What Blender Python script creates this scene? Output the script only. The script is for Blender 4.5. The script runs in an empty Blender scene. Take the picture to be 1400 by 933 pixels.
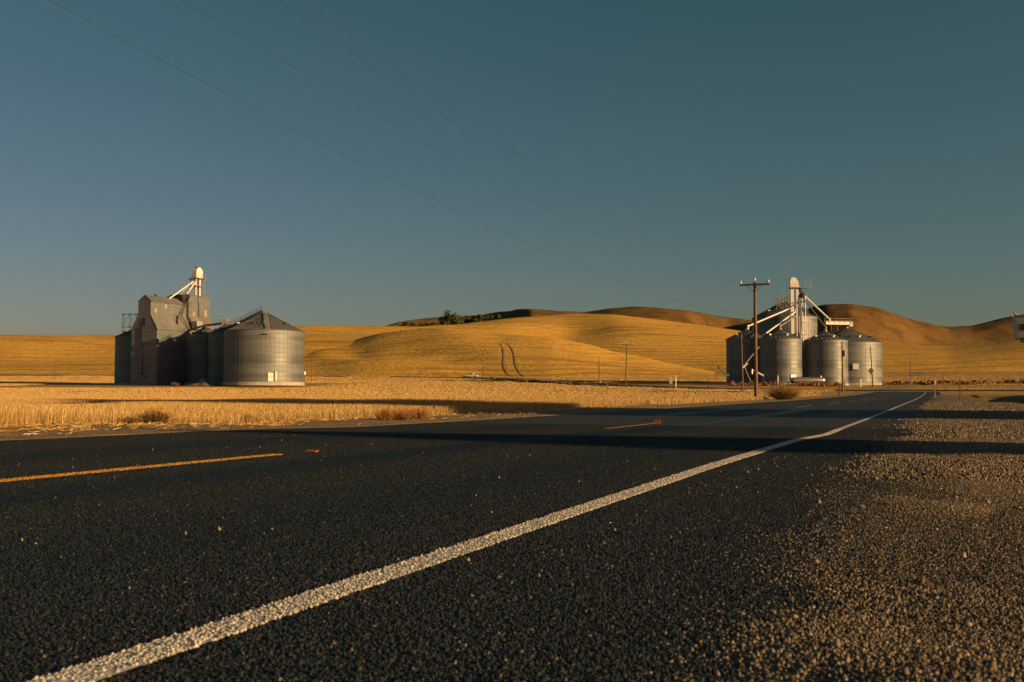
import bpy, math, random
import numpy as np
from mathutils import Vector

# ------------------------------------------------------------------ camera, sky, sun, exposure
sc = bpy.context.scene
F = 1361.0                       # focal length in photo pixels (35 mm on 36 mm wide)
CAM_H = 0.52
HOR = 535.0
PITCH = math.atan((HOR - 466.5) / F)
TH = math.atan((1279 - 700) / F)  # the road runs this far to the right of the view axis
CT, ST = math.cos(TH), math.sin(TH)
SUN_AZ, SUN_EL = math.radians(117.0), math.radians(11.0)

cd = bpy.data.cameras.new('camera'); cam = bpy.data.objects.new('camera', cd)
sc.collection.objects.link(cam); sc.camera = cam
cd.sensor_width = 36.0; cd.lens = 36.0 * F / 1400.0
cd.clip_start = 0.05; cd.clip_end = 20000
cam.location = (0, 0, CAM_H); cam.rotation_euler = (math.pi / 2 + PITCH, 0, 0)
cd.dof.use_dof = True; cd.dof.focus_distance = 30.0; cd.dof.aperture_fstop = 9.0

world = bpy.data.worlds.new('World'); sc.world = world; world.use_nodes = True
wn = world.node_tree; wn.nodes.clear()
sky = wn.nodes.new('ShaderNodeTexSky'); sky.sky_type = 'NISHITA'; sky.sun_disc = False
sky.sun_elevation = SUN_EL; sky.sun_rotation = SUN_AZ
sky.altitude = 600; sky.air_density = 1.0; sky.dust_density = 1.6; sky.ozone_density = 2.0
sep = wn.nodes.new('ShaderNodeSeparateColor'); comb = wn.nodes.new('ShaderNodeCombineColor')
wn.links.new(sky.outputs[0], sep.inputs[0])
for k, (gam, gain) in enumerate(((1.25, 1.53), (.88, .738), (1.15, .992))):   # film response of the three channels
    m1 = wn.nodes.new('ShaderNodeMath'); m1.operation = 'MULTIPLY'; m1.inputs[1].default_value = .06
    m2 = wn.nodes.new('ShaderNodeMath'); m2.operation = 'POWER'; m2.inputs[1].default_value = gam
    m3 = wn.nodes.new('ShaderNodeMath'); m3.operation = 'MULTIPLY'; m3.inputs[1].default_value = gain / (1.68 * .06)
    wn.links.new(sep.outputs[k], m1.inputs[0]); wn.links.new(m1.outputs[0], m2.inputs[0]); wn.links.new(m2.outputs[0], m3.inputs[0]); wn.links.new(m3.outputs[0], comb.inputs[k])
bg = wn.nodes.new('ShaderNodeBackground'); bg.inputs['Strength'].default_value = 0.06
wo = wn.nodes.new('ShaderNodeOutputWorld')
wn.links.new(comb.outputs[0], bg.inputs[0]); wn.links.new(bg.outputs[0], wo.inputs[0])

sd = bpy.data.lights.new('sun', 'SUN'); sd.energy = 5.0; sd.angle = math.radians(0.53); sd.color = (1.0, 0.62, 0.255)
sun = bpy.data.objects.new('sun', sd); sc.collection.objects.link(sun)
SUN = Vector((math.sin(SUN_AZ) * math.cos(SUN_EL), math.cos(SUN_AZ) * math.cos(SUN_EL), math.sin(SUN_EL)))
sun.rotation_euler = SUN.to_track_quat('Z', 'Y').to_euler()
sun.location = (200, -100, 80)

sc.view_settings.view_transform = 'Standard'; sc.view_settings.look = 'None'
sc.view_settings.exposure = 0.75; sc.view_settings.gamma = 1.0
sc.view_settings.use_curve_mapping = False
sc.cycles.use_denoising = True
sc.cycles.max_bounces = 6; sc.cycles.diffuse_bounces = 3; sc.cycles.glossy_bounces = 3
sc.cycles.sample_clamp_indirect = 4.0

rnd = random.Random(7)
rng = np.random.default_rng(11)
COL = sc.collection

# ------------------------------------------------------------------ helpers: geometry
def ray(u, v):
    x = (u - 700) / F; z = -(v - 466.5) / F
    cp, sp = math.cos(PITCH), math.sin(PITCH)
    return Vector((x, cp - z * sp, sp + z * cp))
def at(u, v, D):                       # the point a photo pixel shows at depth D
    r = ray(u, v); k = D / r.y
    return Vector((r.x * k, D, CAM_H + r.z * k))
def RT(s, t):                          # road frame: s along the road, t to its right
    return s * ST + t * CT, s * CT - t * ST
def inv(x, y):
    return x * ST + y * CT, x * CT - y * ST
def sst(a, b, x):
    k = np.clip((x - a) / (b - a), 0, 1); return k * k * (3 - 2 * k)

_perm = np.random.default_rng(5).random((256, 256))
def vnoise(x, y):
    x = np.asarray(x, float); y = np.asarray(y, float)
    xi = np.floor(x).astype(int); yi = np.floor(y).astype(int)
    fx = x - xi; fy = y - yi
    fx = fx * fx * (3 - 2 * fx); fy = fy * fy * (3 - 2 * fy)
    g = lambda a, b: _perm[a % 256, b % 256]
    return (g(xi, yi) * (1 - fx) * (1 - fy) + g(xi + 1, yi) * fx * (1 - fy) + g(xi, yi + 1) * (1 - fx) * fy + g(xi + 1, yi + 1) * fx * fy) * 2 - 1
def fbm(x, y, o=4):
    r = 0; a = 1
    for i in range(o):
        r = r + a * vnoise(x + 17.3 * i, y - 9.1 * i); x = x * 2; y = y * 2; a *= .5
    return r

class MB:
    def __init__(self): self.v = []; self.f = []
    def add(self, vs, fs):
        o = len(self.v); self.v += [tuple(p) for p in vs]; self.f += [tuple(i + o for i in q) for q in fs]
    def box(self, c, s, rz=0, rx=0):
        a, b = math.cos(rz), math.sin(rz); vs = []
        for k in range(8):
            x = (.5 if k & 1 else -.5) * s[0]; y = (.5 if k & 2 else -.5) * s[1]; z = (.5 if k & 4 else -.5) * s[2]
            if rx: y, z = y * math.cos(rx) - z * math.sin(rx), y * math.sin(rx) + z * math.cos(rx)
            vs.append((c[0] + x * a - y * b, c[1] + x * b + y * a, c[2] + z))
        self.add(vs, [(0, 2, 3, 1), (4, 5, 7, 6), (0, 1, 5, 4), (2, 6, 7, 3), (0, 4, 6, 2), (1, 3, 7, 5)]); return self
    def tube(self, p, q, r0, r1=None, n=8, caps=True):
        p = Vector(p); q = Vector(q); r1 = r0 if r1 is None else r1
        d = (q - p).normalized(); a = d.orthogonal().normalized(); b = d.cross(a)
        vs = []
        for c, r in ((p, r0), (q, r1)):
            for k in range(n):
                w = 2 * math.pi * k / n; vs.append(c + (a * math.cos(w) + b * math.sin(w)) * r)
        fs = [(k, (k + 1) % n, n + (k + 1) % n, n + k) for k in range(n)]
        if caps: fs += [tuple(range(n - 1, -1, -1)), tuple(range(n, 2 * n))]
        self.add(vs, fs); return self
    def path(self, pts, r, n=6):
        pts = [Vector(p) for p in pts]; vs = []; m = len(pts)
        for i, p in enumerate(pts):
            d = (pts[min(i + 1, m - 1)] - pts[max(i - 1, 0)]).normalized()
            a = d.cross(Vector((0, 0, 1))); a = a.normalized() if a.length > 1e-4 else Vector((1, 0, 0)); b = a.cross(d)
            rr = r[i] if isinstance(r, (list, tuple)) else r
            for k in range(n):
                w = 2 * math.pi * k / n; vs.append(p + (a * math.cos(w) + b * math.sin(w)) * rr)
        fs = [(i * n + k, i * n + (k + 1) % n, (i + 1) * n + (k + 1) % n, (i + 1) * n + k) for i in range(m - 1) for k in range(n)]
        fs += [tuple(range(n - 1, -1, -1)), tuple((m - 1) * n + k for k in range(n))]
        self.add(vs, fs); return self
    def lathe(self, prof, n=48, c=(0, 0, 0), top=True, bottom=True):
        vs = []; m = len(prof)
        for r, z in prof:
            for k in range(n):
                w = 2 * math.pi * k / n; vs.append((c[0] + r * math.cos(w), c[1] + r * math.sin(w), c[2] + z))
        fs = [(i * n + k, i * n + (k + 1) % n, (i + 1) * n + (k + 1) % n, (i + 1) * n + k) for i in range(m - 1) for k in range(n)]
        if bottom: fs.append(tuple(range(n - 1, -1, -1)))
        if top: fs.append(tuple((m - 1) * n + k for k in range(n)))
        self.add(vs, fs); return self
    def prism(self, prof, y0, y1):       # outline in x,z pushed along y
        n = len(prof)
        vs = [(x, y0, z) for x, z in prof] + [(x, y1, z) for x, z in prof]
        fs = [(k, (k + 1) % n, n + (k + 1) % n, n + k) for k in range(n)] + [tuple(range(n - 1, -1, -1)), tuple(range(n, 2 * n))]
        self.add(vs, fs); return self
    def mesh(self, name, smooth=None):
        me = bpy.data.meshes.new(name); me.from_pydata(self.v, [], self.f); me.update()
        if smooth:
            me.shade_smooth(); me.set_sharp_from_angle(angle=smooth)
        return me
    def build(self, name, m, parent=None, smooth=None):
        return link(name, self.mesh(name, smooth), m, parent)

def link(name, me, m, parent=None):
    if m is not None and len(me.materials) == 0: me.materials.append(m)
    o = bpy.data.objects.new(name, me); COL.objects.link(o)
    if parent is not None: o.parent = parent
    return o
def tag(o, label=None, cat=None, group=None, kind=None):
    if label: o['label'] = label
    if cat: o['category'] = cat
    if group: o['group'] = group
    if kind: o['kind'] = kind
    return o
def thing(name, loc, label, cat, group=None, rz=0):
    o = bpy.data.objects.new(name, None); COL.objects.link(o)
    o.location = loc; o.rotation_euler = (0, 0, rz); o.empty_display_size = .2
    return tag(o, label, cat, group)
def npmesh(name, V, Fc, smooth=False):   # V (n,3), Fc (m,k) of one face size
    me = bpy.data.meshes.new(name)
    V = np.asarray(V, np.float32); Fc = np.asarray(Fc, np.int32); k = Fc.shape[1]
    me.vertices.add(len(V)); me.vertices.foreach_set('co', V.ravel())
    me.loops.add(Fc.size); me.loops.foreach_set('vertex_index', Fc.ravel())
    me.polygons.add(len(Fc)); me.polygons.foreach_set('loop_start', np.arange(0, Fc.size, k, dtype=np.int32))
    me.update(calc_edges=True); me.validate()
    if smooth: me.shade_smooth()
    return me
def gridmesh(name, X, Y, Z, smooth=True):
    n, m = X.shape
    V = np.stack([X, Y, Z], -1).reshape(-1, 3)
    i = np.arange(n - 1)[:, None] * m + np.arange(m - 1)[None]
    Fc = np.stack([i, i + m, i + m + 1, i + 1], -1).reshape(-1, 4)
    return npmesh(name, V, Fc, smooth)

# ------------------------------------------------------------------ helpers: materials
class NT:
    def __init__(self, name):
        self.m = bpy.data.materials.new(name); self.m.use_nodes = True
        self.t = self.m.node_tree; self.b = self.t.nodes['Principled BSDF']
        self.geo = None
    def n(self, typ, **kw):
        o = self.t.nodes.new(typ)
        for k, v in kw.items(): setattr(o, k, v)
        return o
    def L(self, a, b): self.t.links.new(a, b)
    def put(self, sock, v):
        if hasattr(v, 'links') or isinstance(v, bpy.types.NodeSocket): self.L(v, sock)
        else: sock.default_value = v
    def pos(self):
        if not self.geo: self.geo = self.n('ShaderNodeNewGeometry')
        return self.geo.outputs['Position']
    def island(self):
        self.pos(); return self.geo.outputs['Random Per Island']
    def objco(self): return self.n('ShaderNodeTexCoord').outputs['Object']
    def scale(self, v, s):
        o = self.n('ShaderNodeVectorMath', operation='MULTIPLY'); self.L(v, o.inputs[0]); o.inputs[1].default_value = s; return o.outputs[0]
    def dot(self, v, d):
        o = self.n('ShaderNodeVectorMath', operation='DOT_PRODUCT'); self.L(v, o.inputs[0]); o.inputs[1].default_value = d; return o.outputs['Value']
    def math(self, op, a, b=0.0, c=0.0):
        o = self.n('ShaderNodeMath', operation=op)
        for i, x in enumerate((a, b, c)): self.put(o.inputs[i], x)
        return o.outputs[0]
    def noise(self, v, scale, detail=3, rough=.55, w=None):
        o = self.n('ShaderNodeTexNoise'); self.L(v, o.inputs['Vector'])
        o.inputs['Scale'].default_value = scale; o.inputs['Detail'].default_value = detail; o.inputs['Roughness'].default_value = rough
        return o.outputs[0]
    def voro(self, v, scale, feature='F1'):
        o = self.n('ShaderNodeTexVoronoi', feature=feature); self.L(v, o.inputs['Vector']); o.inputs['Scale'].default_value = scale
        return o
    def ramp(self, f, stops, interp='LINEAR'):
        o = self.n('ShaderNodeValToRGB'); self.L(f, o.inputs[0]); cr = o.color_ramp; cr.interpolation = interp
        while len(cr.elements) < len(stops): cr.elements.new(.5)
        for e, (p, c) in zip(cr.elements, stops):
            e.position = p; e.color = (c, c, c, 1) if not isinstance(c, tuple) else (*c, 1)
        return o.outputs[0]
    def map(self, f, a, b, c=0.0, d=1.0):
        o = self.n('ShaderNodeMapRange'); self.L(f, o.inputs[0])
        for i, x in enumerate((a, b, c, d)): o.inputs[i + 1].default_value = x
        return o.outputs[0]
    def mix(self, f, a, b, blend='MIX'):
        o = self.n('ShaderNodeMix', data_type='RGBA', blend_type=blend)
        self.put(o.inputs['Factor'], f)
        for k, x in (('A', a), ('B', b)):
            s = o.inputs[k]
            if isinstance(x, tuple): s.default_value = (*x, 1)
            else: self.L(x, s)
        return o.outputs['Result']
    def bump(self, h, dist, strength=1.0, normal=None):
        o = self.n('ShaderNodeBump'); self.L(h, o.inputs['Height']); o.inputs['Distance'].default_value = dist; o.inputs['Strength'].default_value = strength
        if normal is not None: self.L(normal, o.inputs['Normal'])
        self.L(o.outputs[0], self.b.inputs['Normal']); return o.outputs[0]
    def col(self, c):
        if isinstance(c, tuple): self.b.inputs['Base Color'].default_value = (*c, 1)
        else: self.L(c, self.b.inputs['Base Color'])
    def set(self, rough=.8, metal=0.0, spec=.5):
        self.put(self.b.inputs['Roughness'], rough); self.put(self.b.inputs['Metallic'], metal)
        self.b.inputs['Specular IOR Level'].default_value = spec; return self.m

def plain(name, c, var=.25, scale=1.0, rough=.7, metal=0.0, spec=.4, bump=0.0, stretch=(1, 1, 1)):
    m = NT(name); p = m.scale(m.objco(), stretch)
    f = m.noise(p, scale, 5, .6)
    lo = tuple(x * (1 - var) for x in c); hi = tuple(min(1, x * (1 + var)) for x in c)
    m.col(m.mix(m.map(f, .3, .7), lo, hi))
    if bump: m.bump(f, bump)
    return m.set(rough, metal, spec)

M = {}
def polish(m):                            # smooth flushed strips the tyres leave along the lanes
    p = m.pos(); t = m.dot(p, (CT, -ST, 0)); s = m.dot(p, (ST, CT, 0))
    cv = m.n('ShaderNodeCombineXYZ'); m.L(m.math('MULTIPLY', s, .11), cv.inputs[0]); m.L(t, cv.inputs[1])
    f = m.noise(cv.outputs[0], .9, 3)
    d = m.math('ABSOLUTE', m.math('ADD', t, 4.15)); a = m.map(m.math('ADD', d, m.math('MULTIPLY', f, .5)), .35, .75, 1, 0)
    d = m.math('ABSOLUTE', m.math('ADD', t, 6.6)); b = m.map(m.math('ADD', d, m.math('MULTIPLY', f, .6)), .4, 1.0, .7, 0)
    d = m.math('ABSOLUTE', m.math('ADD', t, 2.4)); c = m.map(m.math('ADD', d, m.math('MULTIPLY', f, .6)), .4, 1.0, .45, 0)
    return m.math('MAXIMUM', a, m.math('MAXIMUM', b, c))
def island_mat(name, stops, rough=.8, spec=.3, noise=None, worn=False):
    m = NT(name); c = m.ramp(m.island(), stops)
    if worn:
        k = polish(m); m.col(m.mix(m.math('MULTIPLY', k, .75), c, (.010, .0155, .021))); return m.set(m.map(k, 0, 1, rough, .34), 0, spec)
    if noise:
        f = m.noise(m.pos(), noise, 3); c = m.mix(m.map(f, .3, .7, .0, .45), c, (.02, .018, .015))
    m.col(c); return m.set(rough, 0, spec)

# asphalt chips and the binder between them, gravel stones, paint
M['chip'] = island_mat('chip seal stone', [(0, (.0055, .0095, .0135)), (.5, (.0095, .016, .024)), (.88, (.0165, .0225, .028)), (.985, (.032, .031, .027)), (1, (.17, .12, .07))], .62, .42, worn=True)
M['white_chip'] = island_mat('white painted stone', [(0, (.30, .29, .265)), (.5, (.46, .44, .40)), (1, (.58, .56, .52))], .6, .4)
M['yellow_chip'] = island_mat('yellow painted stone', [(0, (.34, .17, .02)), (.5, (.46, .24, .03)), (1, (.55, .30, .05))], .6, .4)
M['stone'] = island_mat('shoulder gravel stone', [(0, (.06, .052, .044)), (.4, (.145, .114, .083)), (.8, (.215, .168, .118)), (.95, (.28, .225, .16)), (1, (.36, .29, .2))], .85, .2)

def asphalt(name, dark=1.0):
    m = NT(name); p = m.pos()
    big = m.noise(p, .35, 4); fine = m.noise(p, 60, 4, .7)
    vo = m.voro(p, 95); r = m.n('ShaderNodeSeparateColor'); m.L(vo.outputs['Color'], r.inputs[0])
    s = m.dot(p, (ST, CT, 0)); t = m.dot(p, (CT, -ST, 0))
    cv = m.n('ShaderNodeCombineXYZ'); m.L(m.math('MULTIPLY', s, .06), cv.inputs[0]); m.L(t, cv.inputs[1])
    wheel = m.noise(cv.outputs[0], 1.3, 3)
    base = m.mix(m.map(big, .3, .7), (.008 * dark, .0125 * dark, .017 * dark), (.0135 * dark, .018 * dark, .0225 * dark))
    base = m.mix(m.map(wheel, .45, .65, 0, .6), base, (.0095, .0135, .0175))
    sp = m.ramp(r.outputs[0], [(0, 0.), (.80, 0.), (.9, .35), (.985, .5), (1, 1.)])
    c = m.mix(sp, base, (.07, .057, .042)); m.col(c)
    h = m.math('ADD', m.math('MULTIPLY', vo.outputs['Distance'], -1.0), m.math('MULTIPLY', fine, .3))
    m.bump(h, .012, 1.0)
    return m.set(m.map(polish(m), 0, 1, .64, .38), 0, .42)
M['asphalt'] = asphalt('chip sealed asphalt')
M['asphalt_far'] = asphalt('far asphalt', 1.1)

def paint(name, c, worn):
    m = NT(name); p = m.pos(); f = m.noise(p, 45, 4, .7); g = m.noise(p, 2.0, 3)
    k = m.math('ADD', f, m.math('MULTIPLY', g, .35))
    m.col(m.mix(m.map(k, .42, .56), worn, c)); m.bump(f, .006); return m.set(.65, 0, .4)
M['white_paint'] = paint('worn white road paint', (.50, .48, .44), (.15, .145, .135))
M['yellow_paint'] = paint('worn yellow road paint', (.55, .27, .03), (.16, .09, .03))

def gravel():
    m = NT('shoulder gravel'); p = m.pos()
    vo = m.voro(p, 60); r = m.n('ShaderNodeSeparateColor'); m.L(vo.outputs['Color'], r.inputs[0])
    big = m.noise(p, .5, 4); fine = m.noise(p, 25, 4, .7)
    c = m.ramp(r.outputs[0], [(0, (.085, .072, .057)), (.5, (.17, .135, .096)), (.9, (.25, .195, .135)), (1, (.36, .28, .19))])
    c = m.mix(m.map(big, .35, .65, 0, .5), c, (.11, .09, .07)); m.col(c)
    h = m.math('ADD', m.math('MULTIPLY', vo.outputs['Distance'], -1.0), m.math('MULTIPLY', fine, .6))
    m.bump(h, .03); return m.set(.9, 0, .2)
M['gravel'] = gravel()

def ground_mat():
    m = NT('field soil and stubble'); p = m.pos()
    t = m.dot(p, (CT, -ST, 0)); s = m.dot(p, (ST, CT, 0))
    n1 = m.noise(p, .12, 5); n2 = m.noise(p, 3.0, 5, .65); n3 = m.noise(p, .02, 4)
    straw = m.mix(m.map(n2, .35, .65), (.30, .185, .062), (.52, .335, .115))
    straw = m.mix(m.map(n1, .35, .7, 0, .45), straw, (.27, .16, .06))
    cv = m.n('ShaderNodeCombineXYZ'); m.L(m.math('MULTIPLY', s, .02), cv.inputs[0]); m.L(m.math('MULTIPLY', t, .35), cv.inputs[1])
    rows = m.noise(cv.outputs[0], 1.0, 4, .7)
    straw = m.mix(m.map(rows, .5, .68, 0, .5), straw, (.20, .12, .045))
    dirt = m.mix(m.map(n2, .35, .65), (.19, .14, .092), (.29, .215, .14))
    dirt = m.mix(m.map(m.noise(p, 1.4, 4, .7), .55, .66, 0, .7), dirt, (.42, .29, .13))
    weeds = m.mix(m.map(n2, .35, .65), (.075, .055, .028), (.19, .125, .05))
    weeds = m.mix(m.map(n1, .4, .62), weeds, (.30, .185, .065))
    tn = m.math('ADD', t, m.math('MULTIPLY', m.math('SUBTRACT', m.noise(p, .5, 3), .5), 1.6))
    a = m.map(tn, -11.7, -11.2); b = m.map(tn, -8, -4)
    c = m.mix(a, straw, dirt); c = m.mix(b, c, weeds)
    far = m.map(s, 110, 150); c = m.mix(m.math('MULTIPLY', far, b), c, straw)
    m.col(c); m.bump(m.math('ADD', n2, m.math('MULTIPLY', m.noise(p, 14, 4, .7), .4)), .16)
    return m.set(.95, 0, .1)
M['ground'] = ground_mat()

def hill_mat(name, lo, hi, dark, linec, period, scrub=0.0):
    m = NT(name); p = m.pos()
    x = m.n('ShaderNodeSeparateXYZ'); m.L(p, x.inputs[0])
    d = m.noise(p, .006, 3); d2 = m.noise(p, .03, 4, .6); fine = m.noise(m.scale(p, (.35, .35, 1.2)), 1.0, 5, .7)
    z = m.math('ADD', x.outputs[2], m.math('MULTIPLY', d, 16.0))
    z = m.math('ADD', z, m.math('MULTIPLY', d2, 2.0))
    w = m.math('SINE', m.math('MULTIPLY', z, 2 * math.pi / period)); w2 = m.math('SINE', m.math('MULTIPLY', z, 2 * math.pi / (period * .37)))
    msk = m.noise(m.scale(p, (.004, .004, .02)), 3.0, 4, .6)
    ln = m.math('MULTIPLY', m.map(m.math('ADD', w, m.math('MULTIPLY', w2, .5)), .15, 1.1), m.map(msk, .36, .60))
    stk = m.noise(m.scale(p, (.0065, .055, 0)), 1.0, 6, .75); ln = m.math('MAXIMUM', ln, m.map(stk, .52, .64, 0, .9))
    c = m.mix(m.map(fine, .3, .7), lo, hi)
    c = m.mix(m.map(d2, .45, .75, 0, .22), c, dark)
    c = m.mix(m.math('MULTIPLY', ln, .75), c, linec)
    if scrub:
        sv = m.noise(m.scale(p, (1, .5, 2.2)), .03, 7, .7)
        c = m.mix(m.map(sv, .47, .60, 0, scrub), c, (.075, .055, .022))
    m.col(c)
    bh = m.math('ADD', fine, m.math('MULTIPLY', m.noise(p, .12, 4, .7), 1.2))
    m.bump(bh, .9, .6); return m.set(1.0, 0, .05)
M['hill_gold'] = hill_mat('harvested hill', (.47, .276, .057), (.67, .418, .094), (.40, .225, .05), (.20, .105, .026), 2.6)
M['hill_brown'] = hill_mat('dry grass hill', (.115, .064, .022), (.19, .108, .036), (.095, .054, .02), (.10, .06, .024), 12.0, .85)

def steel(name, c, rough=.42, metal=.75, ring=1.12, sheet=True):
    m = NT(name); p = m.objco()
    x = m.n('ShaderNodeSeparateXYZ'); m.L(p, x.inputs[0])
    ang = m.math('ARCTAN2', x.outputs[1], x.outputs[0])
    k = m.math('FLOOR', m.math('DIVIDE', x.outputs[2], ring))
    a = m.math('FLOOR', m.math('ADD', m.math('MULTIPLY', ang, 3.4), m.math('MULTIPLY', k, .5)))
    cv = m.n('ShaderNodeCombineXYZ'); m.L(k, cv.inputs[0]); m.L(a, cv.inputs[1])
    wn_ = m.n('ShaderNodeTexWhiteNoise', noise_dimensions='2D'); m.L(cv.outputs[0], wn_.inputs['Vector'])
    wr = m.n('ShaderNodeTexWhiteNoise', noise_dimensions='1D'); m.L(m.math('ADD', k, 3.7), wr.inputs['W'])
    st = m.noise(m.scale(p, (1.6, 1.6, .12)), 1.4, 4, .6)      # rain streaks run down the wall
    sp = m.noise(p, 2.2, 4)
    v = m.math('ADD', m.math('MULTIPLY', wn_.outputs[0], .035), m.math('MULTIPLY', wr.outputs[0], .36))
    v = m.math('ADD', v, m.math('MULTIPLY', st, .45)); v = m.math('ADD', v, m.math('MULTIPLY', sp, .15))
    lo = tuple(q * .62 for q in c); hi = tuple(min(1, q * 1.28) for q in c)
    m.col(m.mix(m.map(v, .2, .8), lo, hi))
    m.put(m.b.inputs['Metallic'], metal)
    rr = m.math('ADD', m.math('MULTIPLY', wr.outputs[0], .16), m.math('MULTIPLY', st, .12))
    m.put(m.b.inputs['Roughness'], m.math('ADD', rr, rough - .12))
    m.b.inputs['Specular IOR Level'].default_value = .4
    return m.m
M['steel'] = steel('galvanised bin wall', (.142, .16, .164), .56, .48)
M['steel_roof'] = steel('galvanised bin roof', (.135, .15, .153), .58, .4, ring=50)
M['steel_old'] = steel('old dull bin wall', (.098, .135, .15), .55, .45)

def siding(name, c, c2, course=.28, rough=.6, metal=.1):
    m = NT(name); p = m.objco(); x = m.n('ShaderNodeSeparateXYZ'); m.L(p, x.inputs[0])
    k = m.math('FLOOR', m.math('DIVIDE', x.outputs[2], course)); hpos = m.math('FLOOR', m.math('MULTIPLY', m.math('ADD', x.outputs[1], x.outputs[0]), .35))
    cv = m.n('ShaderNodeCombineXYZ'); m.L(k, cv.inputs[0]); m.L(hpos, cv.inputs[1])
    wn_ = m.n('ShaderNodeTexWhiteNoise', noise_dimensions='2D'); m.L(cv.outputs[0], wn_.inputs['Vector'])
    st = m.noise(m.scale(p, (.9, .9, .2)), 1.2, 5, .6); pa = m.noise(m.scale(p, (.3, .3, 1.4)), 1.1, 5, .65)
    v = m.math('ADD', m.math('MULTIPLY', wn_.outputs[0], .3), m.math('MULTIPLY', st, .7))
    col = m.mix(m.map(v, .3, .8), tuple(q * .72 for q in c), tuple(q * 1.2 for q in c))
    col = m.mix(m.map(pa, .60, .68, 0, .75), col, c2); m.col(col)
    fr = m.math('FRACT', m.math('DIVIDE', x.outputs[2], course)); m.bump(m.math('MULTIPLY', fr, -1.0), .03)
    return m.set(rough, metal, .4)
M['siding'] = siding('weathered tin siding', (.124, .145, .148), (.18, .178, .155))
M['tin_roof'] = siding('weathered tin roof', (.145, .15, .145), (.18, .172, .148), 3.0)
M['lit_end_siding'] = siding('weathered tin siding lightened for sunlit end wall', (.175, .185, .185), (.195, .198, .19), .28)  # lighter copy of the siding: grazing sunlight put into the colour
M['white'] = plain('white enamel steel', (.62, .60, .55), .16, 1.2, .4, .1, .5)
M['rail'] = plain('pale galvanised rail', (.30, .29, .265), .2, 1.0, .5, .4)
M['dark_metal'] = plain('dark oiled steel', (.05, .048, .045), .3, 1.0, .5, .4)
M['concrete'] = plain('foundation concrete', (.30, .295, .275), .2, .8, .9)
M['glass'] = plain('dark window glass', (.02, .022, .025), .2, 1.0, .15, 0, .5)
M['cream_panel'] = plain('cream boarded window', (.25, .22, .15), .2, 1.5, .6)
M['wood'] = plain('weathered pole wood', (.115, .075, .048), .4, 3.0, .85, bump=.01, stretch=(6, 6, .3))
M['wood_grey'] = plain('grey post wood', (.15, .115, .085), .4, 3.0, .85, bump=.01, stretch=(6, 6, .3))
M['porcelain'] = plain('pale porcelain', (.60, .55, .47), .1, 3.0, .25)
M['wire'] = plain('dark weathered wire', (.030, .034, .036), .2, 1.0, .6, .3)
M['green_sign'] = plain('green sign sheet', (.03, .13, .09), .1, 2.0, .4)
M['orange'] = plain('amber reflector plastic', (.48, .15, .025), .15, 8.0, .4)
M['rust'] = plain('rusty post', (.10, .035, .022), .4, 4.0, .8)
M['car_paint'] = plain('pale car paint', (.62, .62, .60), .05, 1.0, .25)
M['rubber'] = plain('tyre rubber', (.018, .018, .018), .1, 1.0, .85)
M['light_glass'] = plain('car lamp', (.5, .42, .35), .1, 1.0, .2)
M['grey_panel'] = plain('grey painted panel', (.26, .27, .27), .12, 1.5, .5)
M['bark'] = plain('tree bark', (.055, .042, .030), .3, .6, .95)
def leaf_mat(name, stops):
    m = NT(name); m.col(m.ramp(m.island(), stops)); m.set(.8, 0, .2)
    return m.m
M['leaf'] = leaf_mat('tree leaf', [(0, (.05, .065, .026)), (.6, (.085, .10, .04)), (1, (.13, .135, .055))])
M['leaf_dry'] = leaf_mat('sage leaf', [(0, (.06, .06, .028)), (.6, (.11, .10, .045)), (1, (.18, .14, .06))])
M['twig_red'] = leaf_mat('rusty dry weed', [(0, (.16, .07, .022)), (.6, (.30, .14, .045)), (1, (.46, .24, .08))])
M['twig_brown'] = leaf_mat('dry brown weed', [(0, (.07, .045, .02)), (.6, (.16, .10, .04)), (1, (.28, .18, .07))])
M['leaf_olive'] = leaf_mat('olive and rust dry shrub', [(0, (.10, .08, .03)), (.4, (.17, .13, .05)), (.7, (.27, .15, .055)), (1, (.36, .24, .09))])
M['straw'] = leaf_mat('stubble straw', [(0, (.20, .12, .042)), (.35, (.36, .235, .085)), (.75, (.46, .32, .125)), (1, (.64, .49, .23))])
M['tank'] = plain('silver painted tank', (.40, .39, .37), .15, 1.0, .34, .85)

# ------------------------------------------------------------------ terrain height
PY = np.array([-4000, 0, 90, 130, 200, 250, 270, 350, 450, 600, 4000.])
PZ = np.array([0, 0, -.1, .1, .9, 1.95, 2.3, 4.3, 8.0, 13., 13.])
_yy = np.linspace(-200, 1200, 1401); _zz = np.interp(_yy, PY, PZ)
_k = np.exp(-.5 * (np.arange(-40, 41) / 14.) ** 2); _k /= _k.sum()
_zz = np.convolve(np.pad(_zz, 40, mode='edge'), _k, 'valid')
def plainz(y): return np.interp(y, _yy, _zz)
_s = np.linspace(-20, 120, 1401)
_zr = np.interp(_s, [-20, 6.8, 9, 11.2, 12.6, 14.6, 18, 26, 42, 76, 100, 120], [0, 0, -.016, -.022, -.05, -.095, -.1, -.108, -.112, -.12, -.09, .0])
_k2 = np.exp(-.5 * (np.arange(-12, 13) / 5.) ** 2); _k2 /= _k2.sum()
_zr = np.convolve(np.pad(_zr, 12, mode='edge'), _k2, 'valid')
def H0(s, t):
    s = np.asarray(s, float); t = np.asarray(t, float); x, y = RT(s, t)
    zr = np.where(s < 100, np.interp(s, _s, _zr), plainz(s * CT)); zr = zr + (plainz(s * CT) - zr) * sst(70, 105, s)
    w = sst(8, 28, np.abs(t + 4))
    return zr * (1 - w) + plainz(y) * w
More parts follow.
